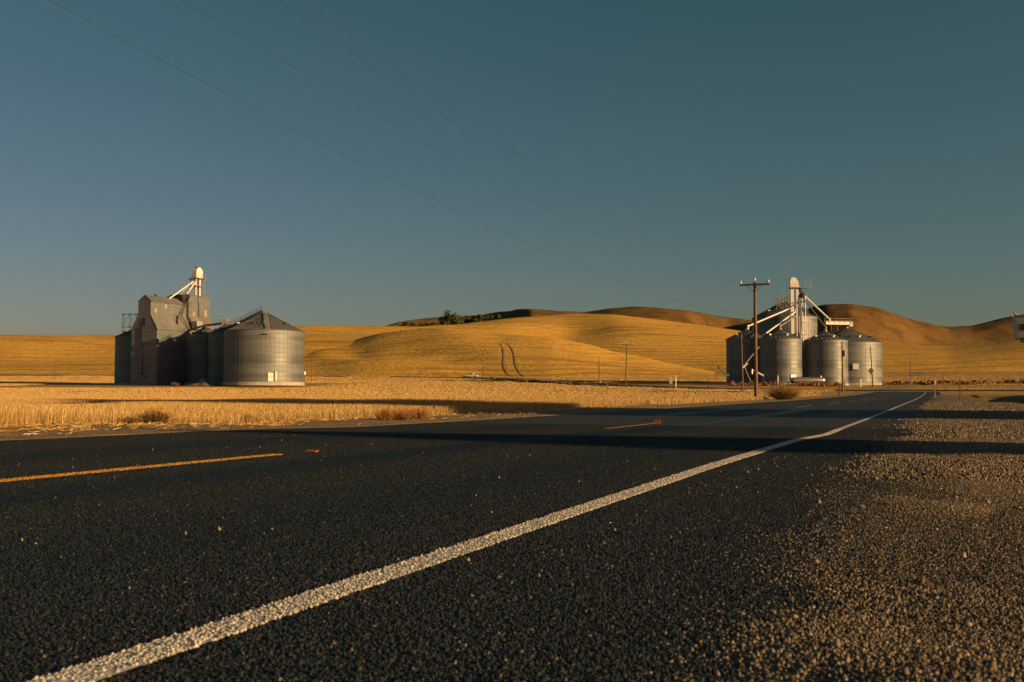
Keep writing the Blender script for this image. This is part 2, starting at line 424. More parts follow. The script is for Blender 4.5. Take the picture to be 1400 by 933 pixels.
def H(s, t):                              # natural ground, with the ditch right of the shoulder
    z = H0(s, t); t = np.asarray(t, float)
    s_ = np.asarray(s, float); sf = 1 - sst(78, 125, s_)
    z = z - .9 * sf * sst(3.3, 4.8, t) * (1 - sst(5.0, 7.4, t)) + .46 * sf * sst(5.0, 7.4, t) * (1 - sst(9, 26, t)) * sst(12, 24, s_)
    w = sst(9.3, 11, -t) + sst(4, 6, t)
    return z + .03 * fbm(np.asarray(s) * .4, t * .4, 3) * np.clip(w, 0, 1)
def HG(x, y): s, t = inv(x, y); return float(H(s, t))
def gpt(u, D):                            # the point on the ground below photo column u at depth D
    x = (u - 700) / F * D; return Vector((x, D, HG(x, D)))
def SH(s, t):                             # gravel shoulder surface
    s = np.asarray(s, float); t = np.asarray(t, float)
    g = sst(-.8, .14, t + .18 * fbm(s * .9, t * 1.1, 4))
    z = H(s, t) - .012 + .024 * g
    z = z - .032 * np.clip(t - .4, 0, None) ** 1.25 * sst(3, 9, s)
    return z + g * (.024 * fbm(s * .55 + 3, t * .8, 3) + .035 * sst(7, 11, s) * vnoise(s * .33 + 2.2, t * .62 + .4) + .008 * vnoise(s * 2.3, t * 2.6))

T_R, T_C, T_L, T_EDGE, T_SH = -1.435, -4.975, -8.55, -9.1, 4.0
sa = np.sinh(np.linspace(-7.9, 7.9, 380)) * 3.0
sa = np.unique(np.concatenate([sa, np.arange(-6, 30, .25)]))
tb = np.sinh(np.linspace(-7.9, 7.9, 150)) * 3.0
tb = tb[(tb < -13) | (tb > 20)]
tg = np.unique(np.concatenate([tb, [-12.5, -12, -11.5, -11, -10.6, -10.2, -9.8, -9.5, -9.2, -9.0, -6, -3, -1, 0.5, 2, 3.0, 3.5, 3.9, 4.1, 4.4, 4.8, 5.3, 5.8, 6.4, 7, 7.5, 8, 8.5, 9, 9.5, 10, 10.5, 11, 12, 13, 14.5, 16, 18]]))
S, T = np.meshgrid(sa, tg, indexing='ij')
Z = H(S, T); Z = np.where((T > -9.1) & (T < -.2) & (S < 172), Z - .10, Z); Z = np.where((T >= -.2) & (T < 4.0) & (S < 128), Z - .10, Z)
X, Y = RT(S, T)
ground = tag(link('ground', gridmesh('ground', X, Y, Z), M['ground']), kind='structure')

# the road and its gravel shoulder
ts = np.array([T_EDGE, -8, -7, -6, -5, -4, -3, -2, -1, -.3, .1, .55])
S, T = np.meshgrid(np.concatenate([sa[(sa > -60) & (sa < 172)], [172.]]), ts, indexing='ij'); X, Y = RT(S, T)
road = tag(link('road', gridmesh('road', X, Y, H0(S, T) + .0), M['asphalt']), kind='structure')
ss = np.unique(np.concatenate([np.arange(-3, 30, .12), sa[(sa > -60) & (sa < 130)]]))
S, T = np.meshgrid(ss, np.concatenate([np.arange(-1.1, 4.0, .12), [4.05, 4.25]]), indexing='ij'); X, Y = RT(S, T)
Z = SH(S, T); Z = np.where(T > 4.1, Z - .12, Z)
shoulder = tag(link('gravel_shoulder', gridmesh('gravel_shoulder', X, Y, Z), M['gravel']), kind='structure')

# ------------------------------------------------------------------ loose stone geometry
def stones(P, size, hgt, sd_=1, nb=5):
    """P (n,3) centres on the surface; each stone a low faceted lump of its own"""
    g = np.random.default_rng(sd_); n = len(P)
    r = size * (.6 + .8 * g.random(n)) / 2
    a0 = g.random(n) * 6.283; el = .65 + .7 * g.random(n)
    w = a0[:, None] + (np.arange(nb)[None] + .35 * (g.random((n, nb)) - .5)) * 2 * np.pi / nb
    rb = r[:, None] * (.8 + .4 * g.random((n, nb)))
    bx = np.cos(w) * rb; by = np.sin(w) * rb * el[:, None]
    rot = g.random(n) * 6.283; c, s_ = np.cos(rot)[:, None], np.sin(rot)[:, None]
    bx, by = bx * c - by * s_, bx * s_ + by * c
    hh = hgt * (.5 + g.random(n)) ; tilt = g.normal(0, .38, (n, 2))
    tx = bx * .6 + (g.random((n, 1)) - .5) * r[:, None] * .5; ty = by * .6 + (g.random((n, 1)) - .5) * r[:, None] * .5
    tz = hh[:, None] + tx * tilt[:, :1] + ty * tilt[:, 1:] + (g.random((n, nb)) - .5) * hh[:, None] * .4
    B = np.stack([bx, by, np.full_like(bx, -.3) * hh[:, None]], -1); Tt = np.stack([tx, ty, np.maximum(tz, .0004)], -1)
    V = np.concatenate([B, Tt], 1) + P[:, None, :]
    o = np.arange(n) * 2 * nb; fs = []
    for k in range(nb):
        k2 = (k + 1) % nb; fs += [[k, k2, nb + k2], [k, nb + k2, nb + k]]
    for k in range(1, nb - 1): fs.append([nb, nb + k, nb + k + 1])
    Fc = (np.array(fs)[None] + o[:, None, None]).reshape(-1, 3)
    return V.reshape(-1, 3), Fc

def jitter_grid(w, h, step, g):
    nx, ny = int(w / step), int(h / step)
    x, y = np.meshgrid((np.arange(nx) + .5) * step, (np.arange(ny) + .5) * step, indexing='ij')
    x = x + (g.random(x.shape) - .5) * step * .9; y = y + (g.random(y.shape) - .5) * step * .9
    return x.ravel(), y.ravel()

def scatter(name, tiles, P, R, idx, Sc=None):
    """one object that sets copies of a few patch meshes on given points (countless stuff)"""
    me = bpy.data.meshes.new(name); me.from_pydata([tuple(p) for p in P], [], [])
    at_ = me.attributes.new('rot', 'FLOAT_VECTOR', 'POINT'); at_.data.foreach_set('vector', np.asarray(R, np.float32).ravel())
    ai = me.attributes.new('pick', 'INT', 'POINT'); ai.data.foreach_set('value', np.asarray(idx, np.int32))
    if Sc is None: Sc = np.ones((len(P), 3))
    asx = me.attributes.new('scl', 'FLOAT_VECTOR', 'POINT'); asx.data.foreach_set('vector', np.asarray(Sc, np.float32).ravel())
    o = bpy.data.objects.new(name, me); COL.objects.link(o)
    ng = bpy.data.node_groups.new(name, 'GeometryNodeTree')
    ng.interface.new_socket('Geometry', in_out='INPUT', socket_type='NodeSocketGeometry')
    ng.interface.new_socket('Geometry', in_out='OUTPUT', socket_type='NodeSocketGeometry')
    N = ng.nodes; gi = N.new('NodeGroupInput'); go = N.new('NodeGroupOutput')
    ip = N.new('GeometryNodeInstanceOnPoints'); ip.inputs['Pick Instance'].default_value = True
    gti = N.new('GeometryNodeGeometryToInstance')
    for q in reversed(tiles):
        oi = N.new('GeometryNodeObjectInfo'); oi.inputs['Object'].default_value = q
        ng.links.new(oi.outputs['Geometry'], gti.inputs[0])
    for nm, typ, sock in (('rot', 'FLOAT_VECTOR', 'Rotation'), ('pick', 'INT', 'Instance Index'), ('scl', 'FLOAT_VECTOR', 'Scale')):
        na = N.new('GeometryNodeInputNamedAttribute'); na.data_type = typ; na.inputs['Name'].default_value = nm
        ng.links.new(na.outputs['Attribute'], ip.inputs[sock])
    ng.links.new(gi.outputs[0], ip.inputs['Points']); ng.links.new(gti.outputs[0], ip.inputs['Instance']); ng.links.new(ip.outputs[0], go.inputs[0])
    md = o.modifiers.new('scatter', 'NODES'); md.node_group = ng
    return o
def tile_obj(name, me, m):
    me.materials.append(m); return bpy.data.objects.new(name, me)

# chip seal: one-metre patches of stones bedded in the binder
tiles = []
for k in range(3):
    g = np.random.default_rng(20 + k); x, y = jitter_grid(1, 1, .0092, g)
    keep = g.random(len(x)) < .86
    P = np.stack([x[keep] - .5, y[keep] - .5, np.zeros(keep.sum())], -1)
    V, Fc = stones(P, .0098, .0031, 40 + k); tiles.append(tile_obj('chip_patch', npmesh('chip_patch', V, Fc), M['chip']))
pts, rots, idx = [], [], []
for i, s0 in enumerate(np.arange(-1.5, 17, 1.0)):
    for t0 in np.arange(T_EDGE + .5, .5, 1.0):
        s1, t1 = s0 + .5, t0
        x, y = RT(s1, t1)
        if y < .3 or abs(x) > .66 * y + 1.5: continue
        sl = float((H0(s1 + .5, t1) - H0(s1 - .5, t1)))
        pts.append((x, y, float(H0(s1, t1)))); q = rnd.choice((0, 1))
        rots.append((math.atan(sl) if not q else -math.atan(sl), 0, -TH + math.pi * q)); idx.append(rnd.randrange(3))
tag(scatter('road_surface_chips', tiles, pts, rots, idx), 'dark stone chips bedded in the asphalt of the highway', 'stone chips', kind='stuff')

# painted lines: a coat over the chips, with painted stones standing in it
def line(name, label, t0, w, s0, s1, mp, mc, chips_to, seed):
    sv = np.arange(s0, s1 + .01, .06 if s1 - s0 < 60 else .12); tt = np.linspace(-w / 2, w / 2, 5)
    S, T = np.meshgrid(sv, tt, indexing='ij')
    g = np.random.default_rng(seed)
    ed = .006 * vnoise(S * 3.1 + seed, T * 0) + .004 * (g.random(S.shape) - .5)
    T = t0 + T + ed * np.sign(T)+ .012 * vnoise(S * .35, S * 0 + seed); X, Y = RT(S, T)
    root = thing(name, (0, 0, 0), label, 'road marking')
    link('paint_coat', gridmesh('paint_coat', X, Y, H0(S, T) + .0055), mp, root)
    e = min(s1, chips_to)
    if e > s0:
        x, y = jitter_grid(e - s0, w + .012, .0092, g); x = x + s0; y = y - w / 2 - .006 + t0 + .012 * vnoise(x * .35, x * 0 + seed)
        kp = g.random(len(x)) < .93 - .5 * sst(.25, .75, fbm(x * 2.1, y * 9, 3)); x, y = x[kp], y[kp]
        X, Y = RT(x, y); P = np.stack([X, Y, H0(x, y) + .0042], -1)
        V, Fc = stones(P, .0098, .0030, seed, 4); o = link('painted_stones', npmesh('painted_stones', V, Fc), mc, root); o['kind'] = 'stuff'
    return root
line('edge_line', 'long worn white edge line between the lane and the gravel shoulder', T_R, .105, .3, 168, M['white_paint'], M['white_chip'], 17, 3)
cyc = 12.2; s_end = 8.2 / CT + T_C * math.tan(TH)
names = ['long yellow centre dash nearest the wheat stubble verge on the chip seal', 'yellow centre dash followed by an amber tab marker']
for k in range(12):
    a = s_end - 3.4 + k * cyc
    lab = names[k] if k < 2 else 'short foreshortened yellow centre dash far along the road'
    o = line('center_dash', lab, T_C, .11, a, a + 3.4, M['yellow_paint'], M['yellow_chip'], 17 if k < 1 else 0, 60 + k)
    if k > 1: o['group'] = 'far yellow centre dashes'

# amber tab markers stuck along the centre line
def tab(s, t, label, group=None, big=1.0, up=1.0):
    x, y = RT(s, t); o = thing('road_tab_marker', (x, y, float(H0(s, t))), label, 'road marker', group, -TH)
    MB().box((0, 0, .005), (.11 * big, .05, .01)).build('base', M['orange'], o)
    MB().box((0, .022, .010 + .022 * big * up), (.11 * big, .004, .05 * big * up)).build('upright_tab', M['orange'], o)
tab((8.65) / CT + T_C * math.tan(TH) - .05, T_C + .02, 'flat amber tab marker just past the long yellow dash', None, 1.1, .22)
tab(19.2 / CT + T_C * math.tan(TH) + .1, T_C, 'upright amber tab marker at the end of the second yellow dash', None, 1.25)
for k in range(2, 9):
    tab(s_end + k * cyc + .5, T_C, 'small amber tab marker beyond a far yellow dash', 'far amber tab markers', 1.0)
for k in range(2, 9, 2):
    tab(s_end + k * cyc + 2.2, T_C, 'small amber tab marker beyond a far yellow dash', 'far amber tab markers', 1.0)

# gravel stones on the shoulder, and strays on the paved edge
g = np.random.default_rng(77); Ps = []
def stone_zone(s0, s1, t0, t1, step, size, hgt, seed, dens):
    x, y = jitter_grid(s1 - s0, t1 - t0, step, g); s_ = x + s0; t_ = y + t0
    keep = g.random(len(s_)) < dens(s_, t_); s_, t_ = s_[keep], t_[keep]
    X, Y = RT(s_, t_); v = (Y > .8) & (np.abs(X) < .70 * Y + 1.0); X, Y, s_, t_ = X[v], Y[v], s_[v], t_[v]
    Zs = np.where(t_ > -1.0, np.maximum(SH(s_, t_), H0(s_, t_)), H0(s_, t_) + .002)
    V, Fc = stones(np.stack([X, Y, Zs], -1), size, hgt, seed, 4); return V, Fc
def edge(s_, t_): return sst(-.68, .04, t_ + .20 * fbm(s_ * .9, t_ * 1.1, 4))
parts = [stone_zone(.8, 6.2, -1.2, 1.7, .0094, .0102, .0034, 81, lambda s_, t_: .006 + .994 * edge(s_, t_)),
         stone_zone(6.2, 13.5, -1.2, 4.0, .020, .020, .007, 82, lambda s_, t_: .006 + .8 * edge(s_, t_)),
         stone_zone(30, 62, -1.0, 3.9, .10, .055, .015, 85, lambda s_, t_: .01 + .6 * edge(s_, t_)),
         stone_zone(13.5, 30, -1.0, 4.0, .045, .034, .011, 83, lambda s_, t_: .01 + .7 * edge(s_, t_)),
         stone_zone(.8, 14, -.6, 4.0, .10, .022, .010, 84, lambda s_, t_: .008 + .2 * edge(s_, t_))]
V = []; Fc = []; o_ = 0
for a, b in parts: V.append(a); Fc.append(b + o_); o_ += len(a)
tag(link('shoulder_gravel', npmesh('shoulder_gravel', np.concatenate(V), np.concatenate(Fc)), M['stone']), 'brown loose gravel stones spread over the road shoulder', 'gravel', kind='stuff')
# pale stray stones lying on the asphalt
g2 = np.random.default_rng(99); n = 320
s_ = 1.0 + 26 * g2.random(n) ** 1.3; t_ = T_EDGE + (8.3) * g2.random(n); X, Y = RT(s_, t_)
V, Fc = stones(np.stack([X, Y, H0(s_, t_) + .004], -1), .0105, .006, 98)
tag(link('stray_stones', npmesh('stray_stones', V, Fc), M['stone']), 'pale stray stones scattered over the dark lanes', 'stray stones', kind='stuff')

# ------------------------------------------------------------------ hills
def hill(name, m, pts, front, rough, nD=34, extra=None, smooth_k=14):
    P = np.array(pts, float); us = np.linspace(P[0, 0], P[-1, 0], 520)
    vs = np.interp(us, P[:, 0], P[:, 1]); Ds = np.interp(us, P[:, 0], P[:, 2])
    k = np.exp(-.5 * (np.arange(-3 * smooth_k, 3 * smooth_k + 1) / (smooth_k * .5)) ** 2); k /= k.sum()
    step = us[1] - us[0]; kk = max(1, int(smooth_k / step)); k = np.exp(-.5 * (np.arange(-3 * kk, 3 * kk + 1) / max(.6, kk * .6)) ** 2); k /= k.sum()
    sm = lambda a: np.convolve(np.pad(a, 3 * kk, mode='edge'), k, 'valid')
    vs = sm(vs); Ds = sm(Ds)
    zr = np.array([at(u, v, D).z for u, v, D in zip(us, vs, Ds)])
    a = np.concatenate([np.linspace(0, 1, nD), 1 + np.linspace(.05, 1, 10)])
    q = ((us - 700) / F)
    A, U = np.meshgrid(a, us, indexing='ij')
    Dr = Ds[None] * np.ones_like(A); Zr = zr[None]
    D = np.where(A <= 1, Dr - front * (1 - A), Dr + (A - 1) * front * 1.2)
    base = plainz(D) - 1.5
    shape = np.where(A <= 1, np.sin(np.clip(A, 0, 1) * np.pi / 2) ** 1.15, np.cos(np.clip(A - 1, 0, 1) * np.pi / 2) ** 1.5)
    Z = base + (np.maximum(Zr, base + .5) - base) * shape
    Xx = q[None] * D
    fade = np.sin(np.clip(A, 0, 1) * np.pi) ** .7 * (A < 1)
    Z = Z + fade * rough(Xx, D, U)
    # undulation may not rise over the ridge line as seen from the road
    tag(link(name, gridmesh(name, Xx, D, Z), m), kind='structure'); return us, D, Z

def r_main(x, y, u): return 5.0 * fbm(x / 170 + 4, y / 150, 3) * (1 - .85 * sst(780, 880, u))
def r_front(x, y, u):
    w = sst(430, 500, u) * (1 - sst(600, 690, u))
    rid = np.sin((x * .72 + y * .55) / 21.0 + 1.4 * fbm(x / 90, y / 90, 2))
    return (.7 + .9 * w) * fbm(x / 75 + 9, y / 75, 3) + w * 2.7 * rid
def r_back(x, y, u): return 5.0 * fbm(x / 120 + 1, y / 120, 4)
hill('stubble_hill', M['hill_gold'], [(-500, 475, 900), (-150, 468, 900), (0, 462, 900), (150, 463, 900), (300, 458, 900), (415, 454, 900), (500, 453, 920), (560, 450, 950), (620, 446, 1000), (700, 437, 1050), (770, 436, 1090), (840, 434.5, 1080), (900, 441, 1070), (960, 449, 1060), (1010, 456, 1050), (1060, 462, 1040), (1120, 470, 1030), (1200, 478, 1020), (1300, 477, 1010), (1350, 472, 1000), (1400, 463, 1000), (1500, 450, 1000), (1900, 440, 1000)], 470, r_main)
KN = hill('stubble_knoll', M['hill_gold'], [(20, 540, 690), (120, 522, 690), (230, 506, 690), (330, 492, 685), (415, 479, 680), (470, 469.5, 675), (520, 463, 672), (600, 458.5, 670), (660, 460, 670), (710, 461.5, 665), (754, 465, 660), (800, 473, 660), (841, 484, 660), (880, 491, 660), (910, 498, 660), (960, 508, 660), (1010, 520, 660), (1060, 540, 660)], 280, r_front)
hill('grass_hill', M['hill_brown'], [(380, 500, 1250), (470, 468, 1200), (510, 453, 1200), (545, 441, 1290), (570, 436.5, 1420), (610, 434.5, 1480), (650, 431.5, 1440), (690, 427.5, 1320), (725, 424, 1200), (760, 427, 1230), (800, 429, 1300), (835, 424, 1280), (870, 421, 1270), (905, 423, 1270), (940, 428, 1300), (975, 432, 1400), (1000, 436, 1450), (1040, 441, 1450), (1080, 432, 1330), (1105, 424, 1230), (1130, 419, 1180), (1165, 418.5, 1160), (1200, 425, 1180), (1230, 434, 1220), (1260, 443, 1290), (1300, 447.5, 1330), (1330, 445.5, 1350), (1370, 436, 1370), (1400, 431, 1385), (1450, 424, 1400), (1600, 415, 1420), (1900, 430, 1420)], 300, r_back, 30, smooth_k=6)

# wheel tracks a combine left on the knoll
def on_hill(hl, u, v):
    us_, D_, Z_ = hl; j = int(np.clip(np.searchsorted(us_, u), 0, len(us_) - 1)); d, z = D_[:34, j], Z_[:34, j]
    vv = np.array([466.5 - F * math.tan(math.atan2(zz_ - CAM_H, dd_) - PITCH) for zz_, dd_ in zip(z, d)])
    k = np.argmin(vv); dd_ = np.interp(-v, -vv[:k + 1], d[:k + 1]); zz_ = np.interp(-v, -vv[:k + 1], z[:k + 1])
    return np.array([(u - 700) / F * dd_, dd_, zz_])
soil = plain('turned soil', (.30, .165, .05), .3, .6, .95)
for px in ([(684, 470), (689, 480), (689, 492), (690, 503), (694, 511), (702, 515.5)], [(693, 470), (701, 478), (704, 490), (706, 501), (711, 510), (720, 517)]):
    pt = np.array([on_hill(KN, *q) for q in px]); tt_ = np.linspace(0, len(pt) - 1, 40)
    c_ = np.stack([np.interp(tt_, range(len(pt)), pt[:, k]) for k in range(3)], -1); c_[1:-1] = (c_[:-2] + c_[1:-1] + c_[2:]) / 3
    X = c_[:, 0:1] + np.array([[-.3, .3]]); Y = np.repeat(c_[:, 1:2], 2, 1); Z = np.repeat(c_[:, 2:3], 2, 1) + .2
    tag(link('wheel_track', gridmesh('wheel_track', X, Y, Z), soil), kind='structure')

# ------------------------------------------------------------------ the road that crosses the field, far off
cr = [(-420, 470), (-160, 430), (-22, 392), (10, 320), (28, 250), (44, 200), (66, 174), (110, 164), (180, 168), (300, 190)]
pp = []
for i in range(len(cr) - 1):
    p0, p1, p2, p3 = (np.array(cr[max(0, min(len(cr) - 1, i + j))], float) for j in (-1, 0, 1, 2))
    for k in range(12):
        q = k / 12; pp.append(.5 * ((2 * p1) + (-p0 + p2) * q + (2 * p0 - 5 * p1 + 4 * p2 - p3) * q * q + (-p0 + 3 * p1 - 3 * p2 + p3) * q ** 3))
pp = np.array(pp); dd = np.gradient(pp, axis=0); dd /= np.linalg.norm(dd, axis=1)[:, None]; nn = np.stack([dd[:, 1], -dd[:, 0]], -1)
off = np.array([-6.5, -4.2, -2, 0, 2, 4.2, 6.5]); dz = np.array([-.5, .12, .16, .18, .16, .12, -.5])
X = pp[:, 0:1] + nn[:, 0:1] * off; Y = pp[:, 1:2] + nn[:, 1:2] * off
Zc = np.vectorize(HG)(pp[:, 0], pp[:, 1])
tag(link('crossing_road', gridmesh('crossing_road', X, Y, Zc[:, None] + dz[None]), M['asphalt_far']), kind='structure')
def CR(d):                                  # point on the crossing road at depth d
    i = int(np.argmin(np.abs(pp[:, 1] - d) + 1000 * (pp[:, 0] > 60))); return pp[i], Zc[i] + .18, dd[i]

# ------------------------------------------------------------------ stubble standing in the field
def straw_tile(size, n, w, h, seed, rows):
    g = np.random.default_rng(seed); x = g.random(n) * size - size / 2
    if rows: x = np.round(x / .19) * .19 + g.normal(0, .022, n)
    y = g.random(n) * size - size / 2
    hh = h * (.55 + .6 * g.random(n)); an = g.random(n) * 3.1416; ln = g.normal(0, .16, (n, 2)) * hh[:, None]
    fl = g.random(n) < .10; ln[fl] *= 5; hh[fl] *= .45
    dx, dy = np.cos(an) * w / 2, np.sin(an) * w / 2; z0 = np.full(n, -.02)
    V = np.stack([np.stack([x - dx, y - dy, z0], -1), np.stack([x + dx, y + dy, z0], -1),
                  np.stack([x + dx * .7 + ln[:, 0], y + dy * .7 + ln[:, 1], hh], -1), np.stack([x - dx * .7 + ln[:, 0], y - dy * .7 + ln[:, 1], hh], -1)], 1)
    Fc = np.arange(n * 4).reshape(n, 4)
    return npmesh('straw_patch', V.reshape(-1, 3), Fc)
near_t = [tile_obj('straw_patch', straw_tile(1, 1100, .0042, .21, 200 + k, True), M['straw']) for k in range(4)]
mid_t = [tile_obj('straw_patch', straw_tile(3, 2200, .012, .22, 210 + k, False), M['straw']) for k in range(3)]
far_t = [tile_obj('straw_patch', straw_tile(10, 3000, .05, .25, 220 + k, False), M['straw']) for k in range(3)]
def field(name, tl, size, y0, y1, s0, s1, t0, t1, label):
    P, R, I, Sc = [], [], [], []
    for s_ in np.arange(s0, s1, size):
        for t_ in np.arange(t0, t1, -size):
            tc = t_ - size / 2; x, y = RT(s_ + size / 2, tc)
            if y < y0 or y >= y1 or abs(x) > .62 * y + 6: continue
            # keep off the crossing road and the elevator yards
            if y > 120:
                if np.min(np.hypot(pp[:, 0] - x, pp[:, 1] - y)) < 6 + size * .7: continue
                if 212 < y < 285 and -125 < x < -42: continue
                if 190 < y < 305 and 30 < x < 118: continue
            if size < 2:
                e = -tc - 12.3 + .5 * float(fbm(np.array(s_ * .35), np.array(tc * .4), 2))
                if e < 0: continue
            hs = .9 + .25 * float(vnoise(x * .22, y * .22)) + (.12 if size < 2 else 0)
            if .35 < float(vnoise(x * .06 + 5, y * .03)) < .5 and y > 30: hs *= .45
            P.append((x, y, HG(x, y))); R.append((0, 0, -TH + (math.pi * rnd.randrange(2) if size < 2 else math.pi / 2 * rnd.randrange(4)))); I.append(rnd.randrange(len(tl))); Sc.append((1, 1, hs))
    return tag(scatter(name, tl, P, R, I, Sc), label, 'stubble', kind='stuff')
field('stubble', near_t, 1.0, 6, 46, -12, 60, -11.4, -60, 'golden wheat stubble standing in rows beside the highway')
field('stubble', mid_t, 3.0, 46, 112, -30, 115, -12, -130, 'golden wheat stubble spread over the middle of the field')
field('stubble', far_t, 10.0, 112, 420, -150, 420, -16, -420, 'golden wheat stubble of the far field around the grain elevators')
field('stubble', far_t, 10.0, 178, 420, 150, 560, 260, -16, 'golden stubble between the crossing road and the foot of the brown hill')
# straw litter on the dirt verge
g = np.random.default_rng(301); n = 7000
s_ = -6 + 46 * g.random(n); t_ = -9.4 - 3.0 * np.sqrt(g.random(n)); cl = fbm(s_ * .7, t_ * 1.2, 3) + .25 * (-t_ - 10) > .05; s_, t_ = s_[cl], t_[cl]; n = len(s_)
X, Y = RT(s_, t_); Zl = H(s_, t_) + .006 + .02 * g.random(n); an = g.random(n) * 6.283; ln = .05 + .10 * g.random(n)
dx, dy = np.cos(an) * ln, np.sin(an) * ln; px, py = -np.sin(an) * .0022, np.cos(an) * .0022; dz_ = g.normal(0, .02, n)
V = np.stack([np.stack([X - px, Y - py, Zl], -1), np.stack([X + px, Y + py, Zl + .006], -1), np.stack([X + dx + px, Y + dy + py, Zl + .006 + np.abs(dz_)], -1), np.stack([X + dx - px, Y + dy - py, Zl + np.abs(dz_)], -1)], 1)
tag(link('straw_litter', npmesh('straw_litter', V.reshape(-1, 3), np.arange(n * 4).reshape(n, 4)), M['straw']), 'loose straw lying on the dirt verge by the asphalt', 'straw', kind='stuff')

# ------------------------------------------------------------------ grain bins
def railing(mb, pts, h=1.0, r=.03):
    for p in pts: mb.tube(p, (p[0], p[1], p[2] + h), r, n=4)
    for a, b in zip(pts[:-1], pts[1:]):
        for k in (.5, 1.0): mb.tube((a[0], a[1], a[2] + h * k), (b[0], b[1], b[2] + h * k), r * .8, n=4)

def grain_bin(loc, r, hw, hr, label, group=None, mw='steel', vents=5, ladder=None, door=None, cap=.5, ribs=30, found=.5, rings=True):
    o = thing('grain_bin', loc, label, 'grain bin', group)
    MB().lathe([(r + .22, -.6), (r + .22, found - .03), (r - .1, found)], 64).build('foundation', M['concrete'], o, .6)
    prof = [(r, found)]; k = 0; nr = int(round((hw - found) / 1.12)); dzr = (hw - found) / nr
    for k in range(nr):
        z = found + k * dzr
        prof += [(r + .002, z + .02), (r + .006, z + dzr * .5), (r + .002, z + dzr - .02), (r - .001, z + dzr)]
    MB().lathe(prof, 72, top=False, bottom=False).build('wall', M[mw], o, .9)
    MB().lathe([(r + .14, hw - .06), (r + .16, hw), (r * .5, hw + hr * .5), (cap + .1, hw + hr)], 72).build('roof', M['steel_roof'], o, .5)
    rb = MB()
    for i in range(ribs):
        w = 2 * math.pi * i / ribs; c, s = math.cos(w), math.sin(w)
        rb.tube((c * (r + .12), s * (r + .12), hw + .03), (c * (cap + .1), s * (cap + .1), hw + hr + .03), .05, .035, 4)
    tag(rb.build('roof_seam', M['steel_roof'], o), kind='stuff')
    stf = MB()
    for i in range(ribs):
        w = 2 * math.pi * (i + .5) / ribs; c, s = math.cos(w), math.sin(w)
        stf.tube((c * (r + .004), s * (r + .004), found), (c * (r + .004), s * (r + .004), hw - .1), .018, n=4)
    tag(stf.build('wall_stiffener', M[mw], o), kind='stuff')
    MB().lathe([(cap, hw + hr - .15), (cap, hw + hr + .25), (cap * .5, hw + hr + .45), (.05, hw + hr + .55)], 20).build('roof_cap', M['rail'], o, .6)
    for i in range(vents):
        w = math.radians(-150 + 37 * i + 11 * (i % 2)); q = .66
        x, y, z = math.cos(w) * r * q, math.sin(w) * r * q, hw + hr * (1 - q) + .2
        MB().box((x, y, z), (.55, .45, .55), w).box((x + math.cos(w) * .3, y + math.sin(w) * .3, z + .15), (.5, .6, .12), w).build('roof_vent', M['dark_metal'] if i % 2 else M['rail'], o)
    if ladder is not None:
        w = math.radians(ladder); c, s = math.cos(w), math.sin(w); lb = MB(); tx, ty = -s * .25, c * .25
        for sg in (-1, 1):
            lb.tube((c * (r + .2) + tx * sg, s * (r + .2) + ty * sg, found), (c * (r + .2) + tx * sg, s * (r + .2) + ty * sg, hw + .6), .04, n=4)
        for zz in np.arange(found + .4, hw, .6): lb.tube((c * (r + .2) - tx, s * (r + .2) - ty, zz), (c * (r + .2) + tx, s * (r + .2) + ty, zz), .025, n=4)
        for zz in np.arange(found + 3, hw + .2, 1.2):
            pts = [(c * (r + .2 + .7 * math.sin(a)) + (-s) * .4 * math.cos(a), s * (r + .2 + .7 * math.sin(a)) + c * .4 * math.cos(a), zz) for a in np.linspace(0, math.pi, 6)]
            lb.path(pts, .02, 4)
        lb.build('ladder', M['rail'], o)
    if door is not None:
        w = math.radians(door); c, s = math.cos(w), math.sin(w)
        d = MB().box((c * (r + .08), s * (r + .08), found + 1.15), (.16, 1.5, 2.1), w).build('door', M['white'], o)
        for zz in (1.15, 2.15): MB().box((c * (r + .19), s * (r + .19), found + zz), (.05, 1.7, .11), w).build('door_bar', M['rail'], d)
    return o

# ---- left group: wooden elevator with its bins
FD = -.5
def base(u, D, z): x = (u - 700) / F * D; return Vector((x, D, z))
bigL = base(360.9, 241, 2.45)
o = grain_bin(bigL, 9.45, 12.45, 4.6, 'huge squat galvanised bin with roof stair beside the old wooden elevator', None, vents=7, ladder=None, door=-66, ribs=56, found=.25)
# stair up the roof, and the hatch platform
st = MB(); w = math.radians(-72); a = Vector((math.cos(w) * 9.6, math.sin(w) * 9.6, 12.6)); b = Vector((math.cos(w) * .6, math.sin(w) * .6, 17.2))
side = Vector((-math.sin(w), math.cos(w), 0)) * .4
for sg in (-1, 1): st.tube(a + side * sg, b + side * sg, .09, n=4); st.tube(a + side * sg + Vector((0, 0, .9)), b + side * sg + Vector((0, 0, .9)), .035, n=4)
for k in range(24):
    p = a.lerp(b, k / 23); st.box(p + Vector((0, 0, .05)), (.3, .8, .05), w)
    if k % 4 == 0:
        for sg in (-1, 1): st.tube(p + side * sg, p + side * sg + Vector((0, 0, .9)), .03, n=4)
st.build('roof_stair', M['rail'], o)
st = MB(); w = math.radians(-168); a = Vector((math.cos(w) * 9.4, math.sin(w) * 9.4, 12.8)); b = Vector((math.cos(w) * .6, math.sin(w) * .6, 17.5))
st.tube(a, b, .28, n=8)
side = Vector((-math.sin(w), math.cos(w), 0)) * .55
for sg in (-1, 1):
    for hh in (.6, 1.1): st.tube(a + side * sg + Vector((0, 0, hh)), b + side * sg + Vector((0, 0, hh)), .035, n=4)
